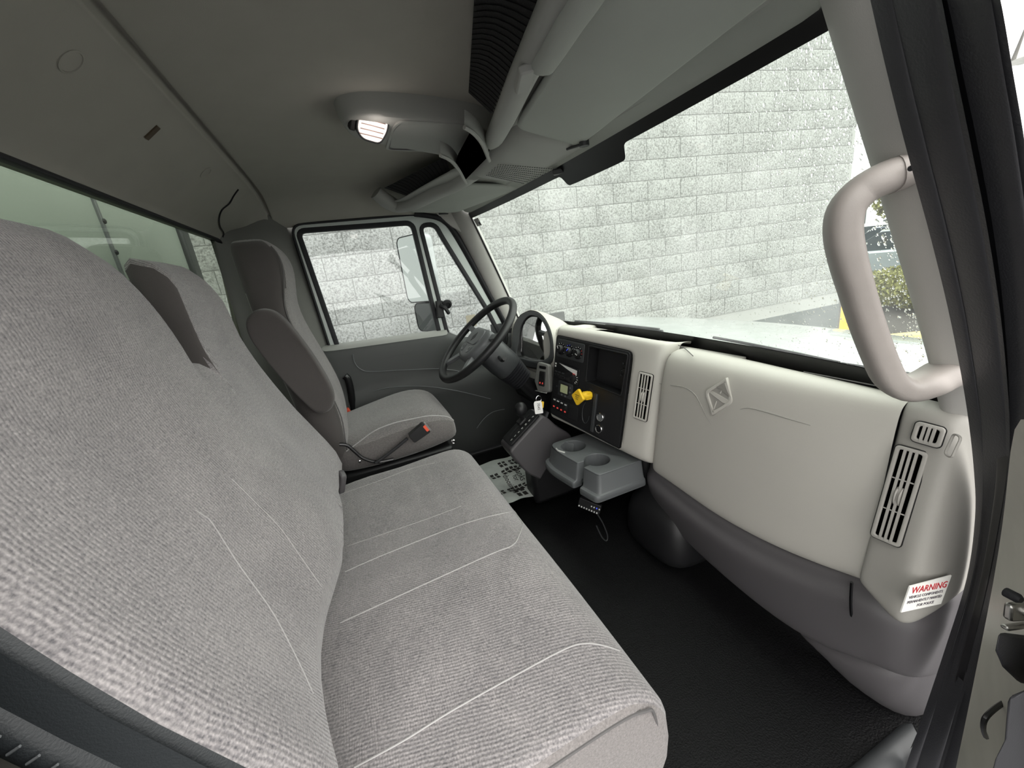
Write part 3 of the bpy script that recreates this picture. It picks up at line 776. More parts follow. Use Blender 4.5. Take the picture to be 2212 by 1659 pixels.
# armrest folded up against the backrest
q = [aY(u, v, 1.385) for u, v in [(556, 668), (596, 672), (640, 715), (690, 785), (722, 845), (718, 878), (690, 890), (655, 862), (610, 815), (565, 760), (540, 722), (534, 690)]]
cen = sum(q, V((0, 0, 0)))/len(q)
loop = smooth_path(q, 3, closed=True)
rows = []
for Y, s in ((1.352, .80), (1.349, .90), (1.352, .965), (1.362, 1.0), (1.395, 1.0), (1.41, .985), (1.418, .93)):
    rows.append([V((cen.x + (p.x-cen.x)*s, Y, cen.z + (p.z-cen.z)*s)) for p in loop])
MB().grid(rows, cv=True, cap=True).build('armrest', 'seat_side', ds, sub=1)
# seat-belt buckle on its stalk
a = aY(812, 1000, 1.378); b = aY(850, 972, 1.374); c = aY(880, 947, 1.37)
MB().tube(smooth_path([a, b, c], 5), .006, 8).build('buckle_stalk', 'webbing', ds)
M = fr(aY(905, 934, 1.368), (1, 0, .48), (-.48, 0, 1))
bk = MB().prism(rpoly([(-.034, -.018), (.03, -.022), (.034, -.018), (.034, .018), (.03, .022), (-.034, .018)], .006), -.012, .012, M).build('buckle', 'black_plastic', ds, bevel=.004)
MB().prism(rrect(.014, .026, .003, cx=.030, cy=0), -.010, .0135, M).build('release_button', 'red_button', bk, bevel=.001)
plate('buckle_slot', [rrect(.006, .034, .001, cx=.0365)], M, -.006, .0138, 'chrome', bk)
# far-side belt buckle, only its orange button shows
M = fr(aY(752, 888, 1.90), (1, 0, .3), (0, 0, 1))
MB().prism(rrect(.018, .028, .004), -.012, .012, M).build('far_buckle_button', 'red_button', ds, bevel=.003)

# ================================================================ dashboard
dash = thing('dashboard', 'light grey dashboard with black centre panel and dark lower half', 'dashboard', (.85, YC, .43))
# sections of the passenger side from the windshield over the crest to the lower edge
SEC = {
 .350: [(.90, .768), (.875, .787), (.845, .797), (.822, .790), (.812, .770), (.803, .70), (.790, .62), (.776, .55), (.765, .50), (.758, .468), (.764, .452), (.80, .44), (.86, .44)],
 .42: [(.93, .765), (.89, .788), (.842, .802), (.815, .794), (.801, .772), (.793, .70), (.782, .62), (.770, .55), (.760, .49), (.753, .452), (.759, .434), (.80, .425), (.86, .425)],
 .50: [(.95, .762), (.90, .787), (.840, .805), (.808, .797), (.793, .774), (.785, .70), (.775, .61), (.765, .54), (.756, .48), (.750, .436), (.756, .418), (.80, .41), (.86, .41)],
 .60: [(.97, .762), (.91, .787), (.845, .806), (.811, .798), (.794, .774), (.785, .70), (.775, .60), (.766, .53), (.757, .47), (.751, .424), (.757, .406), (.80, .40), (.86, .40)],
 .70: [(.98, .764), (.92, .788), (.852, .805), (.818, .796), (.800, .772), (.790, .70), (.779, .60), (.769, .53), (.760, .47), (.753, .420), (.759, .402), (.80, .396), (.86, .396)],
 .82: [(.985, .766), (.93, .789), (.865, .803), (.832, .793), (.814, .768), (.802, .70), (.790, .60), (.779, .53), (.769, .475), (.761, .428), (.767, .410), (.81, .402), (.86, .402)],
}
for k_ in SEC:                      # stand the face a little more upright
    xt = SEC[k_][5][0]
    SEC[k_] = [(x + (.45*(xt - x) if 6 <= i <= 9 else (.02 if i == 10 else 0)), z - (.010 if 8 <= i <= 10 else 0)) for i, (x, z) in enumerate(SEC[k_])]
b_ = SEC[.82]
for kk, add in ((.875, .004), (.900, .008), (.912, .016), (.919, .030), (.922, .055), (.923, .085)):
    SEC[kk] = [(x + add*(1 if i < 11 else .6), z - (.25*add if i < 4 else 0)) for i, (x, z) in enumerate(b_)]
rows = []
kY = sorted(SEC)
def sec(Y, j):
    a = max([k for k in kY if k <= Y + 1e-9]); b = min([k for k in kY if k >= Y - 1e-9])
    if a == b: return SEC[a][j]
    t = (Y-a)/(b-a); p = SEC[a][j]; q = SEC[b][j]; return (p[0] + (q[0]-p[0])*t, p[1] + (q[1]-p[1])*t)
def glove_x(Y, z):
    pr = [sec(Y, j) for j in range(4, 10)]
    pr = sorted((q[1], q[0]) for q in pr); return interp(z, pr)
rows = [[(p[0], Y + .032*max(0, (Y-.70)/.22)*max(0, (.78-p[1])/.33), p[1]) for p in SEC[Y]] for Y in kY]
glove = MB().grid(rows).build('glove_panel', 'dash_light', dash, sub=2)
# rounded inboard edge of the raised panel
# fill behind: top pad reaching the windshield from the end panel to the driver
rows = []
for Y in [.262, .30, .36, .45, .55, .7, .85, .95, 1.02]:
    e = ws_point(max(Y, .38), .97, -.004)
    f0 = interp(Y, [(.262, .885), (.34, .885), (.36, .85), (.5, .845), (.7, .855), (.92, .88), (1.02, .86)])
    rows.append([(e.x+.02, Y, .750), (e.x-.012, Y, .758), (e.x-.045, Y, .772), (f0+.02, Y, .792), (f0-.01, Y, .782)])
MB().grid(rows).build('top_pad', 'dash_light', dash, sub=1)
# thin joint lines in the top pad
MB().tube([V((.862, Y, .8005 + .002*math.sin((Y-.36)*5))) for Y in (.37, .42, .48, .54)], .0012, 6).build('joint_line', 'seam_dark', dash)
MB().tube(smooth_path([aZ(u, v, .802) for u, v in [(1425, 735), (1455, 742), (1478, 752), (1497, 769)]], 4), .0012, 6).build('joint_line', 'seam_dark', dash)
MB().box((.925, .74, .775), (.945, .98, .786)).build('defroster_lip', 'dash_light', dash, bevel=.002)

# emblem on the glove panel: raised diamond
def gpt(Y, z, off=0.0): return V((glove_x(Y, z) - off, Y, z))
eo = gpt(.690, .724); MEm = fr(eo + V((-.0005, 0, 0)), (0.05, -1, 0), (.12, 0, 1))
dia = rpoly([(.016, .052), (-.040, .004), (-.012, -.052), (.041, -.004)], [.002, .012, .002, .012])
em = plate('emblem', [dia, offset(dia, -.008)], MEm, -.004, .005, 'dash_light', dash, bevel=.0018)
plate('emblem_field', [offset(dia, -.006)], MEm, -.004, .0012, 'dash_end', em)
MB().prism([(-.030, .006), (-.018, .011), (.030, -.002), (.026, -.012), (.012, -.012)], .001, .0035, MEm).build('emblem_bar', 'dash_light', em, bevel=.001)
MB().tube([MEm @ V(p) for p in ((.012, .036, .002), (.004, .010, .003))], .0016, 6).build('emblem_ridge', 'dash_light', em)
MB().tube([MEm @ V(p) for p in ((-.010, -.034, .002), (-.004, -.012, .003))], .0016, 6).build('emblem_ridge', 'dash_light', em)
# embossed style lines, their crease shade put into a darker colour
def gl(u, v):
    p = aX(u, v, .785)
    for _ in range(8): p = aX(u, v, glove_x(min(max(p.y, .36), .915), p.z))
    return p
for pl in ([(1424, 829), (1450, 832), (1480, 838), (1500, 852), (1512, 872), (1525, 900), (1536, 916)], [(1598, 884), (1618, 882), (1650, 889), (1700, 904), (1750, 919)]):
    pts = smooth_path([gl(u, v) for u, v in pl], 4)
    MB().tube([p + V((.0012, 0, 0)) for p in pts], [.0006 + .0014*math.sin(math.pi*(i+.4)/(len(pts)+.2)) for i in range(len(pts))], 8).build('style_line', 'dash_end', glove)

# ---- end panel with the outer vents
def endx(z): return .791 + .19*(z - .63)
rows = []
for z in (.80, .795, .78, .74, .66, .58, .52, .48, .46):
    x = endx(min(z, .76)) + (.012 if z > .785 else 0) + (.02 if z > .798 else 0); dz = -.03*(1-sstep(z, .46, .60))
    top = 0.0
    rows.append([(x+.030, .355, z), (x+.004, .352, z), (x-.001, .342, z+dz*.15), (x-.004, .32, z+dz*.5), (x-.008, .298, z+dz*.85), (x-.009, .284, z+dz), (x-.003, .274, z+dz), (x+.012, .2665, z+dz*.9), (x+.06, .258, z+dz*.5), (x+.13, .254, z)])
rows.append([(p[0]+.008, p[1]+.003*(p[1] < .3), p[2]-.012) for p in rows[-1]])
rows.append([(p[0]+.04, p[1]+.006*(p[1] < .3), p[2]-.002) for p in rows[-1]])
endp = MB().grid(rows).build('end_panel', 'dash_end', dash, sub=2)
MB().tube([V((glove_x(.352, z)+.004 if z < .77 else .83, .3545, z)) for z in (.46, .5, .56, .62, .68, .74, .77)] + [V((.845, .3535, .797))], .0022, 6).build('panel_gap', 'frit', dash)

def vent(name, M, w, h, nslat, bars, m, parent, wheel=True, bar_h=.0022):
    """framed air outlet: cavity, upright slats, cross bars, thumb wheels; M origin = centre, z = out of the dash"""
    ro = rrect(w, h, .006, 4); ri = rrect(w-.012, h-.012, .003, 3)
    g = plate('shadow_gap', [offset(ro, .0014), offset(ro, -.002)], M, -.002, .0012, 'frit', None)
    v_ = plate(name, [ro, ri], M, -.004, .004, m, parent, bevel=.0016)
    adopt(g, v_)
    plate('black_backing', [offset(ri, .001)], M, -.003, .0006, 'shade_black', v_)  # flat black plate, paints the shade inside the outlet
    iw = w-.012
    for i in range(nslat):
        x = -iw/2 + iw*(i+1)/(nslat+1)
        MB().box((x-.0019, -h/2+.003, .0008), (x+.0019, h/2-.003, .0044), M).build('slat', m, v_, bevel=.0005)
    for b in bars:
        y = -h/2 + h*b
        MB().box((-iw/2, y-bar_h/2, .0008), (iw/2, y+bar_h/2, .0026), M).build('cross_bar', m, v_, bevel=.0004)
    # inner deflector vanes
    nb = 0
    for i in range(nb):
        y = -h/2 + h*(i+.5)/nb
        MB().box((-iw/2, y-.0035, .0007), (iw/2, y-.0005, .0013), M).build('vane', 'charcoal', v_, smooth=0)
    if wheel:
        for x in (-iw/10, iw/10):
            MB().lathe([(.004, -.002), (.019, -.0014), (.020, 0), (.019, .0014), (.004, .002)], 20, M @ Matrix.Translation((x, 0, -.0105)) @ Matrix.Rotation(math.pi/2, 4, 'Y')).build('thumb_wheel', m, v_)
    return v_
MV = fr((endx(.757)-.0105, .3065, .757), (.06, -1, -.05), (.19, 0, 1))
vent('demister_vent', MV, .036, .034, 3, [], 'dash_end', dash, wheel=False)
MV = fr((endx(.645)-.0095, .322, .643), (.10, -1, -.03), (.20, .06, 1))
vent('side_vent', MV, .041, .172, 3, [.34, .67], 'dash_end', dash)
# small blank switch recess near the door
MV = fr(aY(2058, 963, .2625), (-.6, -.75, 0), (.235, 0, 1))
plate('blank_cover', [rrect(.016, .036, .006), rrect(.0125, .032, .0045)], MV, -.002, .0015, 'dash_end', dash, bevel=.0006)
# warning sticker round the lower corner
wo = aY(2000, 1284, .2605); MWn = fr(wo, (1, -.14, -.20), (.0, 0, 1))
ws_ = plate('warning_sticker', [[(-.047, .023), (.047, .030), (.047, -.026), (-.047, -.027)]], MWn, -.0012, .0006, 'sticker_white', dash)
text('heading', 'WARNING', MWn @ Matrix.Translation((-.040, .0135, .0008)), .0175, 'red_ink', ws_, sx=.98)
for i, (s, sz) in enumerate((('VEHICLE COMPONENTS', .0072), ('PERMANENTLY MARKED', .0072), ('FOR POLICE', .0072))):
    text('small_print', s, MWn @ Matrix.Translation((-.041 if i < 2 else -.015, .0008-.0095*i, .0008)), sz, 'dark_ink', ws_, sx=1.02)

# ---- dark lower half
LOW = []
for Y, x0, zt_, xb, zb in [(.250, .93, .43, .95, .25), (.258, .87, .43, .885, .25), (.268, .82, .435, .835, .25), (.29, .797, .44, .81, .25), (.330, .786, .452, .80, .245), (.36, .785, .445, .79, .235), (.42, .778, .425, .785, .21), (.50, .773, .408, .782, .20), (.60, .772, .397, .785, .20), (.70, .776, .393, .79, .205), (.82, .785, .398, .80, .215), (.92, .797, .405, .815, .225), (.985, .815, .412, .84, .235)]:
    LOW.append([(x0+.05, Y, zt_+.02), (x0+.004, Y, zt_+.004), (x0-.004, Y, zt_-.012), (x0-.006, Y, zt_-.028), (x0-.018, Y, zt_-.040), (x0-.022, Y, zt_-.058), (x0-.017, Y, (zt_+zb)/2), (xb-.016, Y, zb+.03), (xb-.004, Y, zb+.006), (xb+.03, Y, zb-.004), (xb+.10, Y, zb)])
LOW.append([(p[0]+.05, 1.01, p[2]) for p in LOW[-1]]); LOW.append([(p[0]+.12, 1.02, p[2]) for p in LOW[-2]])
LOW = [[(min(p[0], .985), p[1], p[2]) for p in q] for q in LOW]
lowp = MB().grid(LOW).build('lower_panel', 'dash_dark', dash, sub=2)
MB().tube(smooth_path([aY(u, v, y) + V((-.002, -.001, 0)) for u, v, y in [(1840, 1256, .352), (1838, 1300, .355), (1842, 1350, .357), (1850, 1408, .36)]], 4), .0028, 6).build('panel_gap', 'frit', dash)
# kick panel below, by the door
KP = []
for Y, x0, zt_, zb in [(.250, .955, .29, .10), (.260, .89, .28, .10), (.275, .835, .272, .10), (.30, .81, .262, .10), (.34, .803, .252, .10), (.40, .80, .225, .105), (.45, .805, .212, .15), (.475, .82, .205, .19)]:
    KP.append([(x0+.03, Y, zt_+.01), (x0-.004, Y, zt_-.004), (x0-.008, Y, zt_-.03), (x0+.004, Y, (zt_+zb)/2), (x0+.03, Y, zb+.02), (x0+.06, Y, zb)])
MB().grid([[(min(p[0], .985), p[1], p[2]) for p in q] for q in KP]).build('kick_panel', 'dash_dark', dash, sub=1)
# black heater case in the footwell
MB().grid([[(x, y, z) for x, y in superloop(.86 + .005*i, .93, hx, hy, 3.5, 20)] for i, (z, hx, hy) in enumerate(((.10, .11, .13), (.14, .13, .145), (.24, .13, .14), (.29, .11, .12), (.30, .08, .09), (.46, .06, .07)))], cv=True, cap=True).build('heater_case', 'black_plastic', dash, sub=1)
# wiring plug and loose strap hanging below the dash
MPl = fr(aY(1274, 1092, 1.02), (.6, -.75, -.25), (.3, 0, 1))
plg = MB().prism(rrect(.075, .034, .004), -.008, .008, MPl).build('diagnostic_plug', 'black_plastic', dash, bevel=.002)
for i in range(8):
    MB().box((-.034+.0088*i, -.013, .0082), (-.030+.0088*i, -.009, .0105), MPl).build('pin', 'silver_print', plg, smooth=0)
    if i < 4: MB().box((.006+.0088*i, .002, .0082), (.010+.0088*i, .006, .0105), MPl).build('pin', 'lamp_blue' if i == 2 else 'silver_print', plg, smooth=0)
MB().tube(smooth_path([aY(u, v, 1.0) for u, v in [(1290, 1110), (1302, 1130), (1312, 1155), (1310, 1168), (1300, 1160), (1288, 1135)]], 5), .0022, 6).build('loose_strap', 'charcoal', dash)

# ---- centre stack
A_ = aY(1205, 725, 1.38); B_ = aY(1365, 760, 1.03); C_ = aY(1185, 895, 1.41)
MC = fr(A_, B_ - A_, A_ - C_)                      # x to the passenger, y up, z out
un, vn, nn = (V(MC.col[i][:3]) for i in range(3))
def cs(u_, v_, w_=0.0): return MC @ V((u_, v_, w_))
rows = []
for (v_, w_, top) in [(.075, -.22, 1), (.062, -.16, 1), (.045, -.08, 1), (.034, -.034, 0), (.033, -.018, 0), (.028, -.006, 0), (.020, -.001, 0), (.008, .0, 0), (-.004, 0, 0), (-.012, 0, 0), (-.08, .0, 0), (-.16, .0, 0), (-.24, .0, 0), (-.30, 0, 0), (-.315, .0, 0), (-.335, -.003, 0), (-.345, -.02, 0), (-.345, -.10, 0)]:
    row = []
    for (u_, dw, dv) in [(-.030, -.12, -.006), (-.026, -.06, -.004), (-.020, -.02, 0), (-.012, -.004, 0), (0.0, 0, 0), (.012, 0, 0), (.09, 0, 0), (.18, 0, 0), (.27, 0, -.004), (.348, 0, -.004), (.355, 0, -.004), (.375, 0, -.004), (.41, 0, -.005), (.44, -.002, -.006), (.462, -.010, -.008), (.472, -.03, -.010), (.476, -.07, -.012)]:
        kv = (.012*min(1, max(0, u_)/.36) if v_ > .01 else 0) + (dv if v_ < -.3 else 0)
        deep = -.07 if (.008 < u_ < .35 and -.305 < v_ < -.008) else 0
        p = cs(u_, v_ + kv, w_ + deep + dw*(1 if not top else .6))
        if top:
            g_ = min(1, max(0, u_/.36)); p.z = {.045: .826, .062: .808, .075: .785}[v_] - .022*g_; p.x = min(p.x, .985)
        row.append(p)
    rows.append(row)
stack = MB().grid(rows).build('centre_surround', 'dash_light', dash, sub=1)
# vent on the passenger-facing flank of the stack
vc = aP(1389, 857, cs(0, 0, .003), nn); MV = fr(vc, un, vn)
vent('centre_vent', MV, .052, .152, 3, [.34, .67], 'dash_light', dash)
# black fascia with its openings
rim = rpoly([(.0, .0), (.359, .0), (.362, -.330), (.0, -.316)], [.012, .016, .006, .012], 4)
bin_ = rpoly([(.178, -.012), (.348, -.012), (.342, -.148), (.180, -.140)], .006, 3)
fas = plate('fascia', [rim, bin_], MC, -.004, .006, 'black_panel', dash, bevel=.0015)
plate('fascia_edge', [offset(rim, .003), offset(rim, -.001)], MC, -.002, .004, 'frit', fas)
# right-hand recessed pocket
MB().raw([cs(u_, v_, w_) for (u_, v_) in ((.178, -.012), (.348, -.012), (.342, -.148), (.180, -.140)) for w_ in (.004, -.045)], [(0, 2, 3, 1), (2, 4, 5, 3), (4, 6, 7, 5), (6, 0, 1, 7), (1, 3, 5, 7)]).build('pocket', 'black_panel', dash, smooth=0)
pk = plate('pocket_blank', [rrect(.15, .112, .006, cx=.266, cy=-.072)], MC, -.040, -.034, 'black_panel', dash)
plate('pocket_rim', [offset(bin_, .004), offset(bin_, -.0005)], MC, .004, .0085, 'black_panel', dash, bevel=.001)
for (x, y, rx, ry) in ((.305, -.052, .004, .004), (.328, -.055, .004, .004), (.303, -.075, .003, .007), (.302, -.092, .003, .004), (.324, -.098, .004, .004)):
    MB().lathe([(rx, 0), (rx, .004), (rx*.6, .005)], 10, MC @ Matrix.Translation((x, y, -.034))).build('stud', 'charcoal', pk)
MB().box((.305, -.087, -.034), (.328, -.066, -.029), MC).build('latch', 'black_plastic', pk, bevel=.002)

# climate control
hv = plate('climate_control', [rrect(.146, .068, .006, cx=.084, cy=-.043)], MC, .0055, .009, 'charcoal', dash, bevel=.001)
for i, x in enumerate((.036, .082, .128)):
    Mk = MC @ Matrix.Translation((x, -.045, .009))
    MB().lathe([(.024, -.001), (.0235, .0012), (.019, .0015)], 24, Mk).build('dial', 'black_gloss', hv)
    MB().lathe([(.0155, 0), (.0150, .013), (.0125, .016), (.004, .0162)], 20, Mk).build('knob', 'black_plastic', hv)
    MB().box((-.0011, .002, .0158), (.0011, .0125, .0172), Mk @ Matrix.Rotation((.5, -.7, -2.0)[i], 4, 'Z')).build('pointer', ('silver_print', 'lamp_blue', 'silver_print')[i], hv, smooth=0)
    for k in range(9):
        a = math.radians(210 - 30*k); mname = 'silver_print'
        if i == 2 and k in (6, 7): mname = 'lamp_red'
        if i == 1 and k in (3, 4): mname = 'lamp_blue'
        MB().box((-.0008, .0195, .0012), (.0008, .0228, .0022), Mk @ Matrix.Rotation(a - math.pi/2, 4, 'Z')).build('tick', mname, hv, smooth=0)
# radio
rd = plate('radio', [rpoly([(.010, -.094), (.146, -.104), (.146, -.166), (.008, -.158)], .004)], MC, .0055, .012, 'black_gloss', dash, bevel=.001)
plate('display_glare', [[(.034, -.1005), (.135, -.110), (.135, -.128), (.085, -.116)]], MC, .0118, .0128, 'silver_print', rd)
MB().lathe([(.0125, 0), (.012, .009), (.010, .0105)], 18, MC @ Matrix.Translation((.122, -.142, .012))).build('volume_knob', 'black_plastic', rd)
for k in range(7):
    a = math.radians(-60 + 28*k)
    MB().box((.0145, -.0011, .0002), (.0205, .0011, .0012), MC @ Matrix.Translation((.122, -.142, .012)) @ Matrix.Rotation(a, 4, 'Z')).build('mark', 'lamp_red' if k in (5, 6) else 'silver_print', rd, smooth=0)
for i in range(6):
    MB().box((.014+.0125*i, -.152-.0008*i, .0118), (.023+.0125*i, -.1445-.0008*i, .0138), MC).build('preset_button', 'black_plastic', rd, bevel=.0008)
for i in range(3):
    MB().box((.014+.02*i, -.1385, .0118), (.028+.02*i, -.1335, .0130), MC).build('button', 'charcoal', rd, bevel=.0006)
MB().box((.012, -.109, .0118), (.020, -.103, .0126), MC).build('mark', 'silver_print', rd, smooth=0)
MB().box((.012, -.119, .0118), (.019, -.113, .0126), MC).build('mark', 'silver_print', rd, smooth=0)
# small lcd
lc_ = plate('trip_display', [rrect(.078, .060, .005, cx=.079, cy=-.197)], MC, .0055, .012, 'charcoal', dash, bevel=.0012)
plate('lcd', [rrect(.042, .032, .002, cx=.075, cy=-.195)], MC, .0118, .0128, 'screen_glow', lc_)
plate('lcd_frame', [rrect(.052, .042, .003, cx=.075, cy=-.195), rrect(.042, .032, .002, cx=.075, cy=-.195)], MC, .0118, .0136, 'black_gloss', lc_)
for x, y in ((.108, -.183), (.108, -.200), (.064, -.220), (.084, -.221)):
    MB().lathe([(.004, 0), (.0035, .002)], 10, MC @ Matrix.Translation((x, y, .012))).build('button', 'tray_grey', lc_)
MB().lathe([(.004, 0), (.0035, .002)], 10, MC @ Matrix.Translation((.026, -.196, .006))).build('indicator', 'charcoal', dash)
# row of rocker switches
sw = plate('switch_bank', [rpoly([(.010, -.236), (.155, -.246), (.155, -.304), (.008, -.298)], .004)], MC, .0055, .008, 'black_panel', dash, bevel=.0008)
for i in range(4):
    x = .016 + .022*i; y = -.243 - .0012*i
    MB().prism(rrect(.019, .046, .002, cx=x+.0095, cy=y-.024), .0078, .012, MC).build('rocker', 'black_gloss', sw, bevel=.001)
    plate('rocker_symbol', [rrect(.012, .005, .0006, cx=x+.0085, cy=y-.008)], MC, .0118, .0126, 'silver_print', sw)
    plate('rocker_light', [rrect(.009, .006, .0006, cx=x+.0085, cy=y-.036)], MC, .0118, .0126, 'lamp_red', sw)
# yellow parking-brake knob: square head turned on its corner, ribbed stem
kb = MB().lathe([(.015, -.002), (.015, .03), (.0125, .034), (.0125, .056)], 18, MC @ Matrix.Translation((.207, -.184, .006))).build('brake_knob_stem', 'knob_yellow', dash)
MK = MC @ Matrix.Translation((.207, -.184, .060)) @ Matrix.Rotation(math.pi/4, 4, 'Z')
hd = MB().prism(rrect(.045, .045, .006), 0, .011, MK).build('brake_knob_head', 'knob_yellow', kb, bevel=.003)
for i in range(4):
    a = math.pi/2*i + math.pi/4
    MB().box((.012, -.002, .004), (.017, .002, .030), MC @ Matrix.Translation((.207, -.184, .006)) @ Matrix.Rotation(a, 4, 'Z')).build('rib', 'knob_yellow', kb, bevel=.0006)
MKt = MC @ Matrix.Translation((.207, -.184, .0712))
for s, y in (('PARKING', .007), ('BRAKE', .0), ('PULL', -.007)):
    text('lettering', s, MKt @ Matrix.Translation((0, y, 0)), .0058, 'yellow_print', kb, align='CENTER')
MB().lathe([(.024, -.002), (.024, .003), (.016, .004)], 20, MC @ Matrix.Translation((.207, -.184, .006))).build('brake_knob_collar', 'black_plastic', dash)
# upright strip, ring and the two sockets
plate('grip_strip', [rrect(.014, .142, .002, cx=.237, cy=-.242)], MC, .0055, .014, 'charcoal', dash, bevel=.0015)
MB().tube([cs(.196 + .018*math.cos(a), -.255 + .040*math.sin(a), .008) for a in [math.radians(110 + 20*k) for k in range(13)]], .0014, 6).build('ring_outline', 'charcoal', dash)
for y, inner_m in ((-.249, 'tray_grey'), (-.293, 'black_gloss')):
    so = MB().lathe([(.0155, 0), (.0155, .004), (.0145, .005), (.012, .004), (.012, .0)], 24, MC @ Matrix.Translation((.266, y, .006))).build('power_socket', 'chrome', dash)
    MB().lathe([(.0121, 0), (.0121, .0032), (.005, .0034)], 20, MC @ Matrix.Translation((.266, y, .006))).build('socket_cap', inner_m, so)
MB().tube([cs(.02, -.318, .006), cs(.34, -.331, .006)], .0012, 6).build('fascia_lip', 'charcoal', fas)

# ---- instrument cluster and its hood (in front of the driver)
oC = V((.765, 1.62, .78)); nC = V((-.92, -.12, .36)).normalized()
MI = fr(oC, V((.13, -1, 0)), V((.36, 0, .92)))
def ci(u, v):
    p = MI.inverted() @ aP(u, v, oC, V(MI.col[2][:3])); return (p.x, p.y)
outer_c = [ci(u, v) for u, v in [(1105, 772), (1107, 745), (1110, 715), (1115, 697), (1126, 682), (1138, 675), (1149, 672), (1164, 676), (1178, 689), (1188, 708), (1194, 730), (1196, 752), (1194, 780), (1170, 796), (1135, 790)]]
inner_c = [ci(u, v) for u, v in [(1118, 768), (1120, 745), (1124, 715), (1130, 699), (1138, 688), (1148, 682), (1162, 685), (1173, 695), (1182, 712), (1188, 732), (1190, 752), (1186, 772), (1166, 780), (1138, 776)]]
oc = [(p.x, p.y) for p in smooth_path([V((*q, 0)) for q in outer_c], 3, closed=True)]
ic = [(p.x, p.y) for p in smooth_path([V((*q, 0)) for q in inner_c], 3, closed=True)]
hood = plate('cluster_bezel', [oc, ic], MI, -.012, .006, 'charcoal', dash, bevel=.003)
cx = sum(p[0] for p in oc)/len(oc); cyy = sum(p[1] for p in oc)/len(oc)
rows = []
for w_, s in ((.004, 1.03), (-.004, 1.06), (-.05, 1.10), (-.11, 1.15), (-.17, 1.18), (-.22, 1.15)):
    row = []
    for p in oc:
        q = MI @ V((cx + (p[0]-cx)*s, cyy + (p[1]-cyy)*s, w_)); q = q + V((0, 0, (-.055*(abs(w_)/.2)**1.6 if w_ < 0 else 0)))
        if q.x > .975: q.x = .975
        row.append(q)
    rows.append(row)
MB().grid(rows, cv=True).build('cluster_hood', 'dash_light', dash, smooth=60)
rows = [[MI @ V((p[0], p[1], .0)) for p in ic], [MI @ V((cx + (p[0]-cx)*.97, cyy + (p[1]-cyy)*.97, -.03)) for p in ic], [MI @ V((cx + (p[0]-cx)*.93, cyy + (p[1]-cyy)*.93, -.055)) for p in ic]]
MB().grid(rows, cv=True).build('cluster_well', 'black_plastic', dash, smooth=60)
MI2 = MI @ Matrix.Translation((0, 0, -.05))
cl = plate('instrument_cluster', [[(cx + (p[0]-cx)*.95, cyy + (p[1]-cyy)*.95) for p in ic]], MI2, -.004, 0, 'cluster_face', dash)
plate('cluster_lens', [[(cx + (p[0]-cx)*.97, cyy + (p[1]-cyy)*.97) for p in ic]], MI @ Matrix.Translation((0, 0, -.028)) @ Matrix.Rotation(math.radians(7), 4, 'Y') @ Matrix.Rotation(math.radians(7), 4, 'X'), -.001, .001, 'glass_lens', dash)
gx = (cx-.075, cx+.035, cx-.10, cx+.085, cx-.02)
for i, (x, y, R) in enumerate(((cx-.055, cyy+.01, .050), (cx+.045, cyy+.01, .050), (cx-.118, cyy-.03, .022), (cx+.108, cyy-.03, .022), (cx-.118, cyy+.03, .022), (cx+.108, cyy+.03, .022))):
    Mg = MI2 @ Matrix.Translation((x, y, .001))
    MB().lathe([(R, 0), (R, .003), (R*.94, .003), (R*.94, .0008)], 28, Mg).build('gauge_ring', 'charcoal', cl)
    for k in range(11 if R > .03 else 6):
        a = math.radians(225 - 27*k if R > .03 else 210 - 48*k)
        MB().box((R*.72, -.0009, .0008), (R*.9, .0009, .0016), Mg @ Matrix.Rotation(a, 4, 'Z')).build('tick', 'silver_print', cl, smooth=0)
    MB().box((-.004, -.001, .0016), (R*.8, .001, .0026), Mg @ Matrix.Rotation(math.radians(222), 4, 'Z')).build('needle', 'lamp_red', cl, smooth=0)
for x, y in ((-.09, -.012), (-.075, -.028), (-.04, -.03), (-.02, .0), (.02, -.022), (.05, -.03), (.09, -.02), (.115, -.05)):
    MB().box((cx+x-.003, cyy+y-.0025, .001), (cx+x+.003, cyy+y+.0025, .0018), MI2).build('warning_light', 'lamp_red', cl, smooth=0)
MB().box((cx-.016, cyy-.068, .001), (cx+.018, cyy-.045, .0018), MI2).build('odometer', 'lamp_red', cl, smooth=0)
# dash on the driver side: pad, knee panel, outer vent
rows = []
for Y in [1.34, 1.42, 1.5, 1.62, 1.74, 1.86, 1.95, 2.0, 2.03]:
    e = ws_point(min(Y, 1.975), .96, -.004); fx = interp(Y, [(1.34, .80), (1.46, .79), (1.7, .79), (1.9, .775), (2.03, .80)])
    rows.append([(e.x+.01, Y, .785), (e.x-.03, Y, .805), (fx+.06, Y, .815), (fx+.015, Y, .806), (fx, Y, .785), (fx-.015, Y, .70), (fx-.03, Y, .62), (fx-.03, Y, .55), (fx, Y, .53), (fx+.1, Y, .53)])
MB().grid(rows).build('driver_pad', 'dash_light', dash, sub=1)
MV = fr(aX(1092, 725, .742), (.05, -1, 0), (.25, 0, 1))
vent('driver_vent', MV, .05, .085, 3, [.5], 'charcoal', dash, wheel=False)
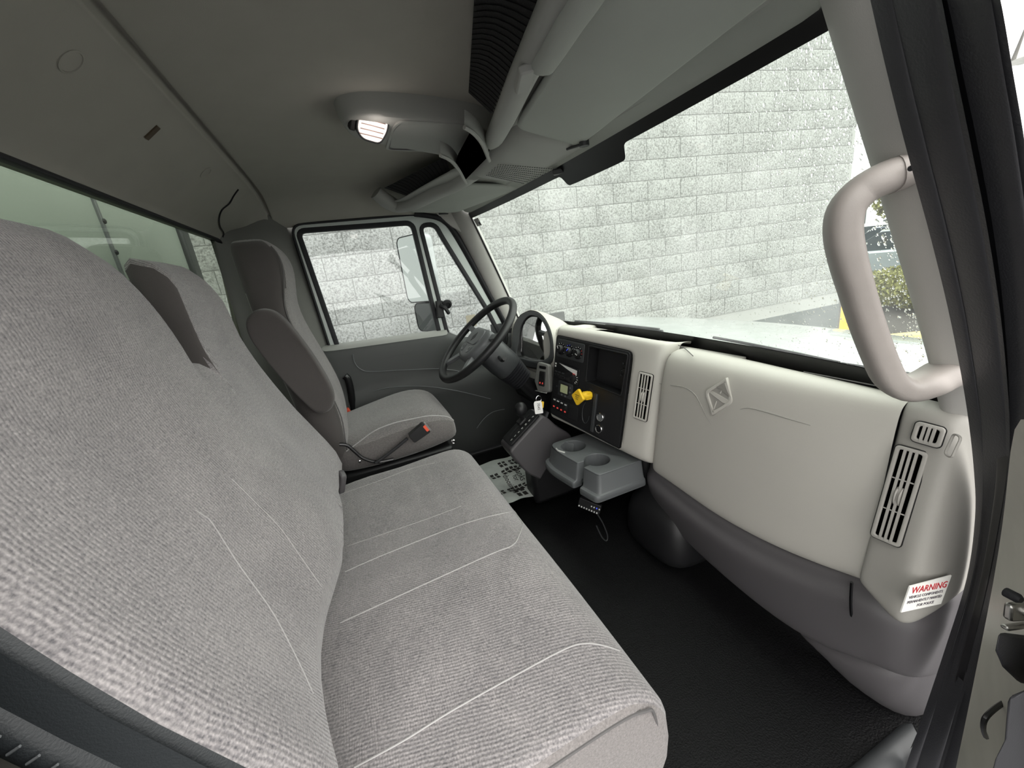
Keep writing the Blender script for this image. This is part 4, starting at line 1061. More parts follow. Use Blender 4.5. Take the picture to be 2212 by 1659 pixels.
# switch plate between the column and the centre stack
Msw = fr(aY(1172, 812, 1.46), (.25, -1, 0), (.25, 0, 1))
plate('knee_panel', [rpoly([(-.040, .055), (.03, .05), (.05, -.06), (-.02, -.075), (-.05, -.03)], .014)], Msw, -.02, .0, 'knee_grey', dash, bevel=.004)
b_ = plate('dimmer_switch', [rrect(.036, .062, .005, cy=-.012)], Msw, -.002, .004, 'black_gloss', dash, bevel=.0015)
for x in (-.008, .008): plate('rocker_light', [rrect(.006, .007, .001, cx=x, cy=-.03)], Msw, .0035, .005, 'lamp_red', b_)
plate('slot_vent', [rrect(.04, .012, .003, cx=-.002, cy=.035)], Msw, -.002, .003, 'frit', dash)
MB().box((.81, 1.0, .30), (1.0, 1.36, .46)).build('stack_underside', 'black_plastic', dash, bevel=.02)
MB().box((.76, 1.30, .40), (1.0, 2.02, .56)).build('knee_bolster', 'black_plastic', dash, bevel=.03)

# ================================================================ things on and under the dash
# steering wheel
wc = V((.481, 1.651, .814)); tl = math.radians(39.8)
MWh = fr(wc, (0, -1, 0), (math.cos(tl), 0, math.sin(tl)))       # x to the passenger, y up the wheel, z towards the driver
sw_ = thing('steering_wheel', 'black four-spoke steering wheel on a tilted column', 'steering wheel', tuple(wc))
MB().tube([MWh @ V((.2155*math.cos(2*math.pi*k/56), .2155*math.sin(2*math.pi*k/56), 0)) for k in range(56)], .0165, 12, closed=True).build('rim', 'black_plastic', sw_)
hub = []
hubo = rpoly([(-.085, .052), (.085, .052), (.098, .0), (.075, -.07), (.03, -.098), (-.03, -.098), (-.075, -.07), (-.098, .0)], .03, 5)
for s, z in ((.92, -.055), (1.0, -.05), (1.02, -.02), (1.0, -.004), (.95, .004), (.8, .009)):
    hub.append([MWh @ V((p[0]*s*1.14, p[1]*s*1.1, z)) for p in hubo])
hb = MB().grid(hub, cv=True, cap=True).build('hub', 'hub_grey', sw_, smooth=50)
for sx in (-1, 1):
    for (p0, p1, w0, w1) in (((.085*sx, .030), (.205*sx, .045), .034, .024), ((.06*sx, -.075), (.135*sx, -.165), .032, .024)):
        a = V((*p0, -.014)); b = V((*p1, -.004)); t = (b-a).normalized(); n_ = V((-t.y, t.x, 0))
        rows = []
        for s in (0, .25, .5, .75, 1):
            c = a.lerp(b, s); wd = w0 + (w1-w0)*s
            rows.append([MWh @ (c + n_*q[0]*wd + V((0, 0, q[1]))) for q in ((-.5, -.004), (-.42, .006), (.42, .006), (.5, -.004), (.42, -.010), (-.42, -.010))])
        MB().grid(rows, cv=True, cap=True).build('spoke', 'hub_grey', sw_, smooth=50)
pad = plate('horn_pad', [rpoly([(-.066, .045), (.066, .045), (.078, .0), (.06, -.034), (-.06, -.034), (-.078, .0)], .02)], MWh, .006, .0145, 'hub_grey', sw_, bevel=.003)
plate('pad_emblem', [rpoly([(.004, .026), (-.016, .002), (-.004, -.022), (.017, .0)], [.001, .005, .001, .005])], MWh, .0142, .0156, 'black_plastic', pad)
for sx in (-1, 1):
    k_ = plate('thumb_switch', [rpoly([(.028*sx, -.042), (.062*sx, -.040), (.05*sx, -.072), (.028*sx, -.078)], .008)], MWh, .006, .0125, 'tray_grey', sw_, bevel=.0015)
    plate('switch_slot', [rpoly([(.034*sx, -.050), (.05*sx, -.048), (.045*sx, -.062), (.034*sx, -.064)], .004)], MWh, .0122, .0132, 'charcoal', k_)
# column shroud and ribbed boot
ax = V((math.sin(tl)*.96, -.02, -math.cos(tl))).normalized()
def ring(t, hx, hy, e=3.2):
    c = wc + ax*t; M_ = fr(c, (0, -1, 0), (math.cos(tl), 0, math.sin(tl))); return [M_ @ V((p[0], p[1], 0)) for p in superloop(0, 0, hx, hy, e, 24)]
MB().grid([ring(.045, .055, .055), ring(.05, .075, .062), ring(.09, .085, .066), ring(.17, .085, .066), ring(.19, .08, .062)], cv=True, cap=True).build('column_shroud', 'charcoal', sw_, smooth=50)
for i in range(7):
    t = .195 + .013*i; MB().grid([ring(t, .070-.002*i, .056-.002*i), ring(t+.0045, .080-.002*i, .064-.002*i), ring(t+.009, .070-.002*i, .056-.002*i)], cv=True, cap=True).build('boot_rib', 'rubber', sw_, smooth=60)
MB().tube([wc + ax*.27, wc + ax*.48], .035, 14).build('column_tube', 'black_plastic', sw_)
MB().tube(smooth_path([wc + ax*.10 + V((.0, -.07, .0)), wc + ax*.12 + V((-.02, -.13, .01)), wc + ax*.12 + V((-.03, -.19, .03))], 4), [.008]*8 + [.009], 8).build('stalk', 'black_plastic', sw_)

# shift tower
sh = thing('shift_console', 'dark grey automatic shifter tower with round black knob', 'gear shifter', (.58, 1.42, .12))
side = [aY(u, v, 1.37) for u, v in [(1172, 897), (1186, 905), (1205, 922), (1236, 940), (1236, 962), (1198, 985), (1168, 1037), (1140, 1024), (1110, 990), (1101, 976)]]
so = rpoly([(p.x, p.z) for p in side], [.02, .015, .02, .02, .01, .03, .01, .02, .015, .015], 4)
MSh = fr((0, 1.37, 0), (1, 0, 0), (0, 0, 1))                  # z points to the passenger (-Y)
MB().prism(so, -.115, 0, MSh).build('tower', 'dash_dark', sh, bevel=.008, bseg=3)
MB().box((.55, 1.38, .11), (.78, 1.48, .33)).build('foot', 'black_plastic', sh, bevel=.02)
q0 = aY(1104, 970, 1.37); q1 = aY(1172, 897, 1.37); dirn = (q1 - q0).normalized(); up = V((dirn.z, 0, -dirn.x)); up = -up if up.z < 0 else up
MG = fr((q0 + q1)/2 + V((0, .055, 0)) + up*.002, dirn, V((0, 1, 0)))
L_ = (q1-q0).length
gate = plate('gate_plate', [rrect(L_-.014, .088, .01)], MG, -.004, .006, 'black_panel', sh, bevel=.002)
plate('gate_slot', [rrect(L_*.62, .014, .004, cx=.005, cy=.012)], MG, .005, .0072, 'frit', gate)
for i, s in enumerate(('P', 'R', 'N', 'D', '4', '3', '2')):
    text('gear_mark', s, MG @ Matrix.Translation((L_*.34 - .021*i, -.022, .0065)) @ Matrix.Rotation(-math.pi/2, 4, 'Z'), .013, 'silver_print', gate, align='CENTER')
kc = aY(1125, 884, 1.42); sb = MG @ V((.02, .012, .004))
MB().tube([sb, kc], [.009, .007], 10).build('lever', 'black_plastic', sh)
MB().grid([[kc + V((.026*c*math.cos(a), .026*c*math.sin(a), .030*s)) for a in [2*math.pi*k/20 for k in range(20)]] for c, s in [(math.cos(math.pi*(j/10-.5))+.001, math.sin(math.pi*(j/10-.5))) for j in range(11)]], cv=True, cap=True).build('knob', 'black_plastic', sh, smooth=60)
MB().box((-.02, -.02, .004), (.02, .02, .02), MG @ Matrix.Translation((.02, .012, 0))).build('lever_boot', 'black_plastic', sh, bevel=.006)

# cup holder tray
cup = thing('cup_holder', 'grey plastic cup holder tray with two wells', 'cup holder', (.68, 1.13, .28))
ZT = .425
def cp(u, v): p = aZ(u, v, ZT); return (p.x, p.y)
h1c = (.662, 1.215); h2c = (.672, 1.075)
_arc = [(h2c[0] + .044*math.cos(math.radians(a)), h2c[1] + .044*math.sin(math.radians(a))) for a in [156.6 - 313.2*k/22 for k in range(23)]]
top_o = rpoly([(.600, 1.285), (.592, 1.21), (.598, 1.15), (.606, 1.0925), *_arc, (.606, 1.0575), (.618, .985), (.79, .985), (.79, 1.285)], [.03, .02, .03, .006] + [.002]*23 + [.006, .012, .01, .01], 3)
circ = lambda c, R, n=32: [(c[0] + R*math.cos(2*math.pi*k/n), c[1] + R*math.sin(2*math.pi*k/n)) for k in range(n)]
MT = Matrix.Translation((0, 0, ZT))
plate('top_plate', [top_o, circ(h1c, .046)], MT, -.006, .0, 'tray_grey', cup, bevel=.002)
# skirt flares down to a foot flange
def grow(pts, dx, sy): return [(p[0] - dx*max(0, (.70-p[0])/.1), 1.135 + (p[1]-1.135)*sy) for p in pts]
rows = []
for z, dx, sy in ((ZT-.003, .002, 1.01), (ZT-.028, .006, 1.03), (ZT-.054, .012, 1.06), (ZT-.062, .016, 1.075), (ZT-.065, .028, 1.11), (ZT-.070, .031, 1.12), (ZT-.082, .031, 1.12), (ZT-.086, .028, 1.10)):
    rows.append([(p[0], p[1], z) for p in grow(top_o, dx, sy)])
MB().grid(rows, cv=True).build('skirt', 'tray_grey', cup, smooth=40)
MB().prism(grow(top_o, .03, 1.11), ZT-.087, ZT-.083).build('underside', 'tray_grey', cup)
for c, R in ((h1c, .046),):
    MB().lathe([(R+.001, -.001), (R-.002, -.02), (R-.006, -.075), (R-.012, -.079), (.002, -.079)], 32, Matrix.Translation((c[0], c[1], ZT)), cap=False).build('well', 'tray_grey', cup, smooth=50)
MB().lathe([(.018, 0), (.018, .002), (.012, .0025), (.004, .001)], 20, Matrix.Translation((h2c[0]-.02, h2c[1], ZT-.0825))).build('drain_boss', 'tray_grey', cup)
# spring clip in the far well
MCl = fr((h1c[0]-.005, h1c[1]+.025, ZT-.01), (.4, -.9, 0), (.2, .1, 1))
plate('spring_clip', [rpoly([(-.022, .014), (.022, .014), (.02, -.035), (-.02, -.035)], .008)], MCl, -.002, .002, 'tray_grey', cup, bevel=.001)
MB().tube(smooth_path([(h1c[0]-.062, h1c[1]+.02, ZT), (h1c[0]-.066, h1c[1]-.005, ZT+.002), (h1c[0]-.054, h1c[1]-.03, ZT+.001)], 4), .003, 6).build('pale_edge', 'silver_print', cup)  # pale line along the front edge of the tray

# keys in the ignition
ky = thing('key_set', 'ignition key with a white number tag and a yellow tag hanging', 'keys', tuple(aY(1168, 850, 1.35)))
k0 = aY(1168, 846, 1.37)
MB().box((-.024, -.001, -.004), (.03, .001, .004), fr(k0, (.5, -.85, -.1), (0, 0, 1))).build('key_blade', 'chrome', ky, bevel=.0006)
MB().tube([aY(1163, 862, 1.36) + V((.011*math.cos(a), -.002, .014*math.sin(a))) for a in [2*math.pi*k/20 for k in range(20)]], .0012, 6, closed=True).build('key_ring', 'chrome', ky)
MTg = fr(aY(1163, 880, 1.355), (.93, -.35, -.12), (.12, 0, 1))
tg = plate('number_tag', [rpoly([(-.012, .026), (.012, .026), (.016, .018), (.016, -.026), (-.016, -.026), (-.016, .018)], .004)], MTg @ Matrix.Rotation(math.radians(8), 4, 'Z'), -.0006, .0006, 'tag_white', ky)
text('tag_number', '7045', MTg @ Matrix.Rotation(math.radians(8-90), 4, 'Z') @ Matrix.Translation((-.018, .001, .0009)), .014, 'ink', tg, sx=1.05)
plate('yellow_tag', [rpoly([(.008, .024), (.022, .022), (.020, -.004), (.008, -.004)], .003)], MTg, -.003, -.002, 'knob_yellow', ky)

# paper floor mat on the driver's side
pm = thing('paper_floor_mat', 'printed white paper mat with boot prints on the driver floor', 'paper mat', (.6, 1.7, .105))
ZP = .157
pc = [aZ(u, v, ZP) for u, v in [(1050, 1000), (1160, 975), (1240, 1040), (1205, 1052), (1175, 1057), (1125, 1077), (1090, 1052)]]
def pz(x, y): return ZP + .004*math.sin(x*38+y*11) + .003*math.sin(y*47-x*9)
P0 = aZ(1150, 1030, ZP); NX = 26; NY = 30
pa = aZ(1120, 1079, ZP); pb = aZ(1216, 1046, ZP); ex = (pb - pa); ex.z = 0; ex.normalize(); ey = V((-ex.y, ex.x, 0))
MPm = Matrix(((ex.x, ey.x, 0, pa.x), (ex.y, ey.y, 0, pa.y), (0, 0, 1, 0), (0, 0, 0, 1)))
rows = []
for i in range(NX+1):
    row = []
    for j in range(NY+1):
        q = MPm @ V((-.22 + .50*i/NX, .40*j/NY + .006*math.sin(i*1.1)*(j == 0), 0)); row.append((q.x, q.y, pz(q.x, q.y)))
    rows.append(row)
MB().grid(rows).build('sheet', 'paper', pm, smooth=60)
def on_paper(me_obj):
    for v_ in me_obj.data.vertices: v_.co.z = pz(v_.co.x, v_.co.y) + .0016
def boot(x, y, ang, s):
    R_ = Matrix.Translation((x, y, 0)) @ Matrix.Rotation(ang, 4, 'Z')
    for i in range(5):
        for sx in (-1, 1):
            wd = (.020, .026, .028, .026, .018)[i]*s
            q = [(sx*.003*s, .020*i*s), (sx*wd, .020*i*s + .005*s), (sx*wd*.96, .020*i*s + .020*s), (sx*.003*s, .020*i*s + .014*s)]
            on_paper(MB().prism(q, 0, .0003, MPm @ R_).build('boot_print', 'ink', pm, smooth=0))
    for sx in (-1, 1):
        for i in range(2):
            q = [(sx*.003*s, (-.050+.02*i)*s), (sx*.021*s, (-.048+.02*i)*s), (sx*.021*s, (-.034+.02*i)*s), (sx*.003*s, (-.036+.02*i)*s)]
            on_paper(MB().prism(q, 0, .0003, MPm @ R_).build('boot_print', 'ink', pm, smooth=0))
boot(.075, .052, -1.5, 1.35); boot(.02, .25, -1.5, 1.15); boot(.085, .325, -1.5, 1.1); boot(-.015, .085, -1.5, .95)
for s, x, y, sz in (('Thanks', .092, .262, .046), ('for', .060, .19, .036), ('choosing us', .024, .225, .038)):
    on_paper(text('print', s, MPm @ Matrix.Translation((x, y, 0)) @ Matrix.Rotation(math.radians(-94), 4, 'Z'), sz, 'ink', pm, depth=.0002))
on_paper(text('print', 'VEL', MPm @ Matrix.Translation((.185, .02, 0)) @ Matrix.Rotation(math.radians(94), 4, 'Z'), .035, 'ink', pm, depth=.0002))

# grab handle on the passenger pillar
gh = thing('grab_handle', 'grey plastic grab handle on the windshield pillar by the door', 'grab handle', tuple(aY(2060, 820, .30)))
pl = [(1985, 352, .292), (1950, 372, .302), (1905, 388, .315), (1862, 412, .330), (1828, 450, .340), (1820, 500, .343), (1830, 560, .342), (1850, 630, .340), (1872, 700, .336), (1898, 770, .330), (1922, 818, .324), (1955, 838, .316), (2000, 828, .306), (2040, 808, .298), (2085, 792, .288)]
path = smooth_path([aY(*q) for q in pl], 4)
n_ = len(path)
sec2 = [(.62*math.copysign(abs(math.cos(a))**.75, math.cos(a)), math.copysign(abs(math.sin(a))**.75, math.sin(a))) for a in [2*math.pi*k/18 for k in range(18)]]
ra = [interp(i/(n_-1), [(0, .029), (.12, .030), (.25, .031), (.5, .029), (.75, .029), (.88, .032), (1, .034)]) for i in range(n_)]
MB().tube(path, ra, sec=sec2, up=V((-.60, -.55, .10))).build('grip', 'handle_grey', gh, smooth=60)
MB().tube(path[2:7], [q*1.05 for q in ra[2:7]], sec=sec2, up=V((-.60, -.55, .10))).build('end_cap', 'handle_grey', gh, smooth=60)
M_ = fr(aY(1958, 372, .285), (.6, -.8, 0), (-.2, -.1, 1))
MB().lathe([(.003, 0), (.003, .002)], 10, M_ @ Matrix.Translation((.002, .004, .004))).build('screw_hole', 'frit', gh)

# ================================================================ overhead console, visors, lamp
oh = thing('overhead_console', 'grey overhead console with net pockets, tray and lit dome lamp', 'overhead console', (.40, YC, 1.40))
rows = []
XR = [(.36, .305), (.5, .325), (.65, .345), (.9, .40), (.98, .425), (1.06, .44), (1.25, .44), (1.35, .405), (1.5, .365), (1.7, .318), (1.85, .285), (1.94, .26)]
for Y in [.37, .45, .55, .65, .75, .85, .95, 1.02, 1.1, 1.2, 1.3, 1.38, 1.46, 1.56, 1.66, 1.76, 1.85, 1.92, 1.96]:
    x = interp(Y, XR); up = .03*sstep(Y, 1.88, 1.97)
    rows.append([(x+.012, Y, 1.412+up), (x+.004, Y, 1.405+up), (x+.05, Y, 1.402+up), (x+.12, Y, 1.396+up*.5), (.585, Y, 1.384), (.615, Y, 1.366)])
body = MB().grid(rows).build('shell', 'trim_grey', oh, sub=1)
# rear lips of the two open pockets
sec3 = superloop(0, 0, 1.0, .72, 2.6, 16)
def lip(name, pl, rad, m='trim_grey', parent=oh):
    return MB().tube(smooth_path([aZ(*q) for q in pl], 5), rad, sec=sec3, up=V((0, 0, 1))).build(name, m, parent, smooth=60)
lip('pocket_lip', [(1060, 318, 1.43), (1066, 302, 1.41), (1076, 282, 1.402), (1096, 240, 1.397), (1122, 180, 1.397), (1160, 100, 1.397), (1208, 0, 1.397), (1285, -170, 1.397)], .024)
lip('pocket_lip', [(1020, 372, 1.405), (985, 396, 1.398), (948, 412, 1.395), (912, 430, 1.394), (886, 442, 1.394), (858, 446, 1.402), (832, 432, 1.424), (812, 416, 1.452)], .034)
# strap roll clipped above the passenger visor
roll = lip('strap_roll', [(1172, 140, 1.382), (1195, 105, 1.380), (1235, 40, 1.380), (1262, 0, 1.380), (1330, -110, 1.38)], .020, 'visor_cloth')
M_ = fr(aZ(1133, 172, 1.376), (.3, .95, .0), (-.95, .3, -.15))
MB().prism(rrect(.075, .026, .005), -.006, .008, M_).build('roll_clip', 'trim_grey', oh, bevel=.003)
for x in (-.026, -.012): MB().lathe([(.0035, 0), (.0035, .009)], 8, M_ @ Matrix.Translation((x, .004, 0))).build('clip_hole', 'frit', oh)
# black nets
def quad_net(name, c, n=14):
    P = [aZ(*q) for q in c]; rows = []
    for i in range(n+1):
        rows.append([P[0].lerp(P[1], j/n).lerp(P[3].lerp(P[2], j/n), i/n) + V((0, 0, .010*math.sin(math.pi*j/n)*math.sin(math.pi*i/n))) for j in range(n+1)])
    nt_ = MB().grid(rows).build(name, 'net', oh, smooth=60)
    for i in range(1, 2*n):
        t = i/(2*n)
        a = P[0].lerp(P[3], t); b = P[1].lerp(P[2], t)
        MB().tube([a.lerp(b, s) + V((0, -.001, -.002 + .010*math.sin(math.pi*s)*math.sin(math.pi*t))) for s in (0, .25, .5, .75, 1)], .0011, 4).build('net_cord', 'net', nt_)
    return nt_
quad_net('passenger_net', [(1012, 200, 1.486), (1062, 246, 1.41), (1215, -130, 1.41), (1032, -130, 1.486)])
quad_net('driver_net', [(962, 338, 1.452), (976, 380, 1.408), (880, 424, 1.408), (830, 406, 1.452)], 8)
# centre pod
def pz_(x): return interp(x, [(.08, 1.462), (.2, 1.454), (.40, 1.440), (.5, 1.41)])
bot = []
po = rpoly([(.086, 1.14), (.094, 1.085), (.15, 1.062), (.30, 1.068), (.40, 1.075), (.47, 1.09), (.49, 1.2), (.47, 1.335), (.40, 1.325), (.30, 1.30), (.20, 1.272), (.115, 1.23)], .03, 4)
cxp = sum(p[0] for p in po)/len(po); cyp = sum(p[1] for p in po)/len(po)
rows = []
for s, dz in ((1.10, .075), (1.06, .045), (1.02, .014), (1.0, .005), (.97, .0)):
    rows.append([(cxp + (p[0]-cxp)*s, cyp + (p[1]-cyp)*s, pz_(p[0]) + dz) for p in po])
pod = MB().grid(rows, cv=True, cap=True).build('centre_pod', 'trim_grey', oh, smooth=50)
MPo = lambda x, y, off=0.0: fr((x, y, pz_(x) - off), (1, 0, -.055), (0, -1, 0))     # z points down
# storage tray recess in the pod
tr = rpoly([(.155, .115), (.0, .115), (-.012, .06), (-.01, -.09), (.0, -.1), (.165, -.1), (.175, .0)], .02, 4)
Mt = MPo(.215, 1.195)
plate('tray_rim', [offset(tr, .006), offset(tr, -.002)], Mt, -.002, .004, 'trim_grey', pod, bevel=.0015)
rows = [[Mt @ V((p[0], p[1], .0035)) for p in offset(tr, -.002)], [Mt @ V((.08 + (p[0]-.08)*.93, p[1]*.93, .0005)) for p in tr]]
MB().grid(rows, cv=True).build('tray_wall', 'dash_dark', pod, smooth=50)
plate('tray_floor', [[(.08 + (p[0]-.08)*.94, p[1]*.94) for p in tr]], Mt, -.001, .001, 'trim_grey', pod)
MB().raw([Mt @ V(p) for p in ((.02, -.07, .001), (.12, -.075, .001), (.11, .0, .001), (.10, -.03, .010))], [(0, 1, 3), (1, 2, 3), (2, 0, 3)]).build('tray_wedge', 'trim_grey', pod, smooth=0)
# black panel painting the shade of the open slot between pod and header
hq = [aZ(1022, 284, 1.398), aZ(1053, 340, 1.381), aZ(1006, 388, 1.374), aZ(985, 350, 1.390)]
hq = [p + V((0, 0, 0)) for p in hq]
o = MB().raw([*hq, *[p + V((.01, 0, .02)) for p in hq]], [(0, 1, 2, 3), (4, 5, 6, 7), (0, 1, 5, 4), (1, 2, 6, 5), (2, 3, 7, 6), (3, 0, 4, 7)]).build('cubby_shade', 'shade_black', oh, smooth=0)
MB().tube(smooth_path([aZ(u, v, z) + V((0, 0, -.006)) for u, v, z in [(1002, 268, 1.404), (1022, 281, 1.398), (1041, 305, 1.390), (1056, 342, 1.381)]], 4), .005, 8).build('cubby_edge', 'trim_grey', oh)
MB().tube(smooth_path([aZ(u, v, z) + V((0, 0, -.006)) for u, v, z in [(950, 330, 1.402), (972, 341, 1.396), (990, 362, 1.386), (1006, 392, 1.374)]], 4), .005, 8).build('cubby_edge', 'trim_grey', oh)
for pl_ in ([(1002, 268, 1.404), (1022, 281, 1.398), (1041, 305, 1.390), (1056, 342, 1.381)], [(950, 330, 1.402), (972, 341, 1.396), (990, 362, 1.386), (1006, 392, 1.374)]):
    a_ = smooth_path([aZ(*q) + V((0, 0, -.004)) for q in pl_], 4)
    MB().grid([a_, [p + V((.003, 0, .015)) for p in a_], [p + V((.006, 0, .032)) for p in a_]]).build('cubby_wall', 'trim_grey', oh, smooth=60)
# housing with the speaker grille ahead of the pod
rows = []
for Y in [.955, .97, .99, 1.05, 1.15, 1.25, 1.33, 1.35, 1.365]:
    e = .012 if .965 < Y < 1.352 else 0
    rows.append([(.445, Y, 1.412), (.455, Y, 1.402-e), (.475, Y, 1.390-e), (.53, Y, 1.380-e), (.60, Y, 1.367-e*.7), (.635, Y, 1.358-e*.3), (.648, Y, 1.362)])
hs = MB().grid(rows).build('speaker_housing', 'trim_grey', oh, sub=1)
g0, g1_, g2, g3 = (aZ(u, v, z) for u, v, z in [(1048, 378, 1.375), (1075, 352, 1.375), (1205, 362, 1.352), (1130, 397, 1.352)])
mbh = MB()
for i in range(9):
    for j in range(24):
        p = g0.lerp(g1_, (i+.5)/9).lerp(g3.lerp(g2, (i+.5)/9), (j+.5+(i % 2)*.5)/24.5) + V((0, 0, -.0016))
        mbh.lathe([(.0022, 0), (.0022, -.0012)], 6, Matrix.Translation(p))
o = mbh.build('grille_holes', 'charcoal', hs, smooth=0); o['kind'] = 'stuff'
MB().box((-.016, -.012, -.007), (.016, .012, .007), fr(aZ(1206, 371, 1.342), (.75, -.6, 0), (.6, .75, 0))).build('latch', 'charcoal', oh, bevel=.003)
# dome lamp
lo_ = aZ(805, 272, 1.452); ML = fr(lo_, (.86, .30, -.32), (.10, -.70, .62))
ML = fr(lo_, (.93, .28, -.20), (.05, -.62, .78))
if (ML.col[2][:3][2]) > 0: ML = fr(lo_, (.93, .28, -.20), (-.05, .62, -.78))
lr = rpoly([(-.034, .028), (.030, .030), (.034, .0), (.024, -.032), (-.018, -.032), (-.034, -.016)], .012, 4)
lamp = plate('dome_lamp', [offset(lr, .004), offset(lr, -.001)], ML, -.02, .004, 'charcoal', oh, bevel=.002)
plate('lens', [lr], ML, -.010, .005, 'lamp_lens', lamp, bevel=.003)
for i in range(5):
    y = -.022 + .011*i
    MB().tube([ML @ V((-.028, y, .0052)), ML @ V((-.004, y+.002, .0064)), ML @ V((.026, y+.003, .0052))], .0012, 6).build('lens_rib', 'lens_rib', lamp)
MB().box((-.050, -.024, -.018), (-.036, .03, .0), ML).build('lamp_switch', 'black_plastic', lamp, bevel=.003)
ld = bpy.data.lights.new('dome_light', 'POINT'); ld.energy = 0.02; ld.color = (1.0, .9, .84); ld.shadow_soft_size = .025
lob = bpy.data.objects.new('dome_light', ld); COL.objects.link(lob); lob.location = ML @ V((0, 0, .045))
adopt(lob, oh)

# sun visors
def visor(name, label, c, pin, th=.016):
    """c: four measured corners (u, v, z) in order; rounded padded board"""
    P = [aZ(*q) for q in c]; o = P[0]; ux = (P[1]-P[0]).normalized(); n = ux.cross(P[3]-P[0]).normalized(); vy = n.cross(ux)
    M = fr(o, ux, vy); loc = [M.inverted() @ p for p in P]
    ol = rpoly([(p.x, p.y) for p in loc], .03, 5)
    t = thing(name, label, 'sun visor', tuple(sum(P, V((0, 0, 0)))/4))
    cx_ = sum(p[0] for p in ol)/len(ol); cy_ = sum(p[1] for p in ol)/len(ol); rows = []
    for s, z in ((.0, -.5), (.93, -.5), (.975, -.42), (.995, -.2), (1.0, 0), (.995, .2), (.975, .42), (.93, .5), (.0, .5)):
        d_ = .012*(1-s)/.07 if s > .9 else 0
        rows.append([M @ V((cx_ + (p[0]-cx_)*max(s, .001), cy_ + (p[1]-cy_)*max(s, .001), z*th)) for p in ol])
    MB().grid(rows, cv=True, cap=True).build('board', 'visor_cloth', t, smooth=50)
    a, b = (aZ(*q) for q in pin)
    MB().tube([a, b], .0035, 8).build('pivot_pin', 'charcoal', t)
    MB().lathe([(.012, -.006), (.012, .006), (.006, .009)], 14, Matrix.Translation(b)).build('pivot_cup', 'charcoal', t)
    return t
visor('sun_visor', 'wide pale sun visor folded up on the passenger side', [(1112, 272, 1.388), (1345, -110, 1.388), (1800, -128, 1.362), (1250, 312, 1.362)], [(1225, 322, 1.358), (1262, 310, 1.352)])
visor('sun_visor', 'small pale sun visor folded up above the driver door', [(1002, 398, 1.385), (1128, 401, 1.360), (985, 456, 1.358), (882, 456, 1.382)], [(948, 462, 1.372), (985, 461, 1.368)])

# ================================================================ passenger door seen at the right edge
pd = struct_empty('door_2', 'open passenger door edge with hinge at the right', 'door', (.55, .02, .35))
M_ = fr(aY(2198, 1325, .11), (1, -.3, -.1), (.05, .1, 1)) @ Matrix.Scale(.55, 4)
hg = MB().prism(rpoly([(-.022, .020), (.03, .026), (.05, .01), (.05, -.016), (-.02, -.010)], .006), -.006, .006, M_).build('hinge', 'steel', pd, bevel=.002)
MB().lathe([(.009, 0), (.009, .006), (.007, .008), (.003, .006)], 12, M_ @ Matrix.Translation((.008, .006, .006))).build('hinge_bolt', 'steel', hg)
MB().box((-.025, -.026, -.004), (.05, -.018, .008), M_).build('hinge_leaf', 'steel', hg, bevel=.002)
MB().lathe([(.008, -.01), (.008, .006), (.005, .01)], 12, M_ @ Matrix.Translation((-.014, .034, 0))).build('hinge_pin', 'rubber', hg)
pts = [aY(u, v, .095) for u, v in [(2158, 1365), (2212, 1372), (2260, 1380), (2260, 1470), (2205, 1478), (2165, 1440), (2150, 1405)]]
MB().raw([*pts, *[p + (p-CAM)*.06 for p in pts]], [tuple(range(7)), tuple(range(7, 14))[::-1]] + [(i, (i+1) % 7, 7+(i+1) % 7, 7+i) for i in range(7)]).build('check_strap_boot', 'rubber', pd, bevel=.004)
pts = [aY(u, v, .075) for u, v in [(2178, 1505), (2215, 1490), (2300, 1480), (2300, 1760), (2120, 1760), (2150, 1640), (2170, 1600)]]
MB().raw([*pts, *[p + (p-CAM)*.06 for p in pts]], [tuple(range(7)), tuple(range(7, 14))[::-1]] + [(i, (i+1) % 7, 7+(i+1) % 7, 7+i) for i in range(7)]).build('lower_door_panel', 'rubber', pd, bevel=.006)
MB().tube(smooth_path([aY(u, v, .12) for u, v in [(2214, 1488), (2180, 1510), (2150, 1530), (2128, 1552), (2124, 1575), (2130, 1592)]], 4), .0025, 6).build('jamb_seam', 'frit', pd)
# passenger mirror bracket outside
pmr = thing('mirror_arm', 'grey mirror bracket outside the passenger door', 'mirror bracket', (1.0, -.1, 1.3))
MB().tube([V((1.1, .02, 1.75)), V((1.06, .03, 1.45)), aY(2181, 60, .34) + V((.06, 0, 0)), aY(2170, 128, .34) + V((.05, 0, 0))], .013, 10).build('arm', 'steel', pmr)

# ================================================================ outside
# driver's side mirrors
def mirror_head(name, label, c, w, h, rad):
    n = V((-.88, -.47, 0)).normalized(); M = fr(c, V((0, 0, 1)).cross(n), (0, 0, 1))
    t = thing(name, label, 'mirror', tuple(c - V((0, 0, h/2))))
    plate('housing', [rrect(w, h, rad)], M, -.06, .0, 'white_paint', t, bevel=.012)
    plate('rim', [rrect(w, h, rad), rrect(w-.012, h-.012, rad*.8)], M, -.002, .004, 'rubber', t, bevel=.001)
    plate('mirror_glass', [rrect(w-.010, h-.010, rad*.85)], M, -.001, .002, 'mirror', t)
    return t, M
c1 = aY(897, 582, 2.40); c2 = aY(922, 685, 2.40)
mirror_head('side_mirror', 'tall main mirror outside the driver window', c1, .25, .37, .045)
mirror_head('side_mirror', 'small convex mirror below the main driver mirror', c2, .20, .17, .04)
ma = thing('mirror_arm', 'black bracket holding the driver side mirrors', 'mirror bracket', (.62, 2.15, .8))
MB().tube(smooth_path([(.66, 2.13, .66), (.60, 2.24, .64), (.52, 2.44, .68), (.50, 2.49, .80), (.50, 2.49, 1.30)], 5), .012, 8).build('arm', 'rubber', ma)
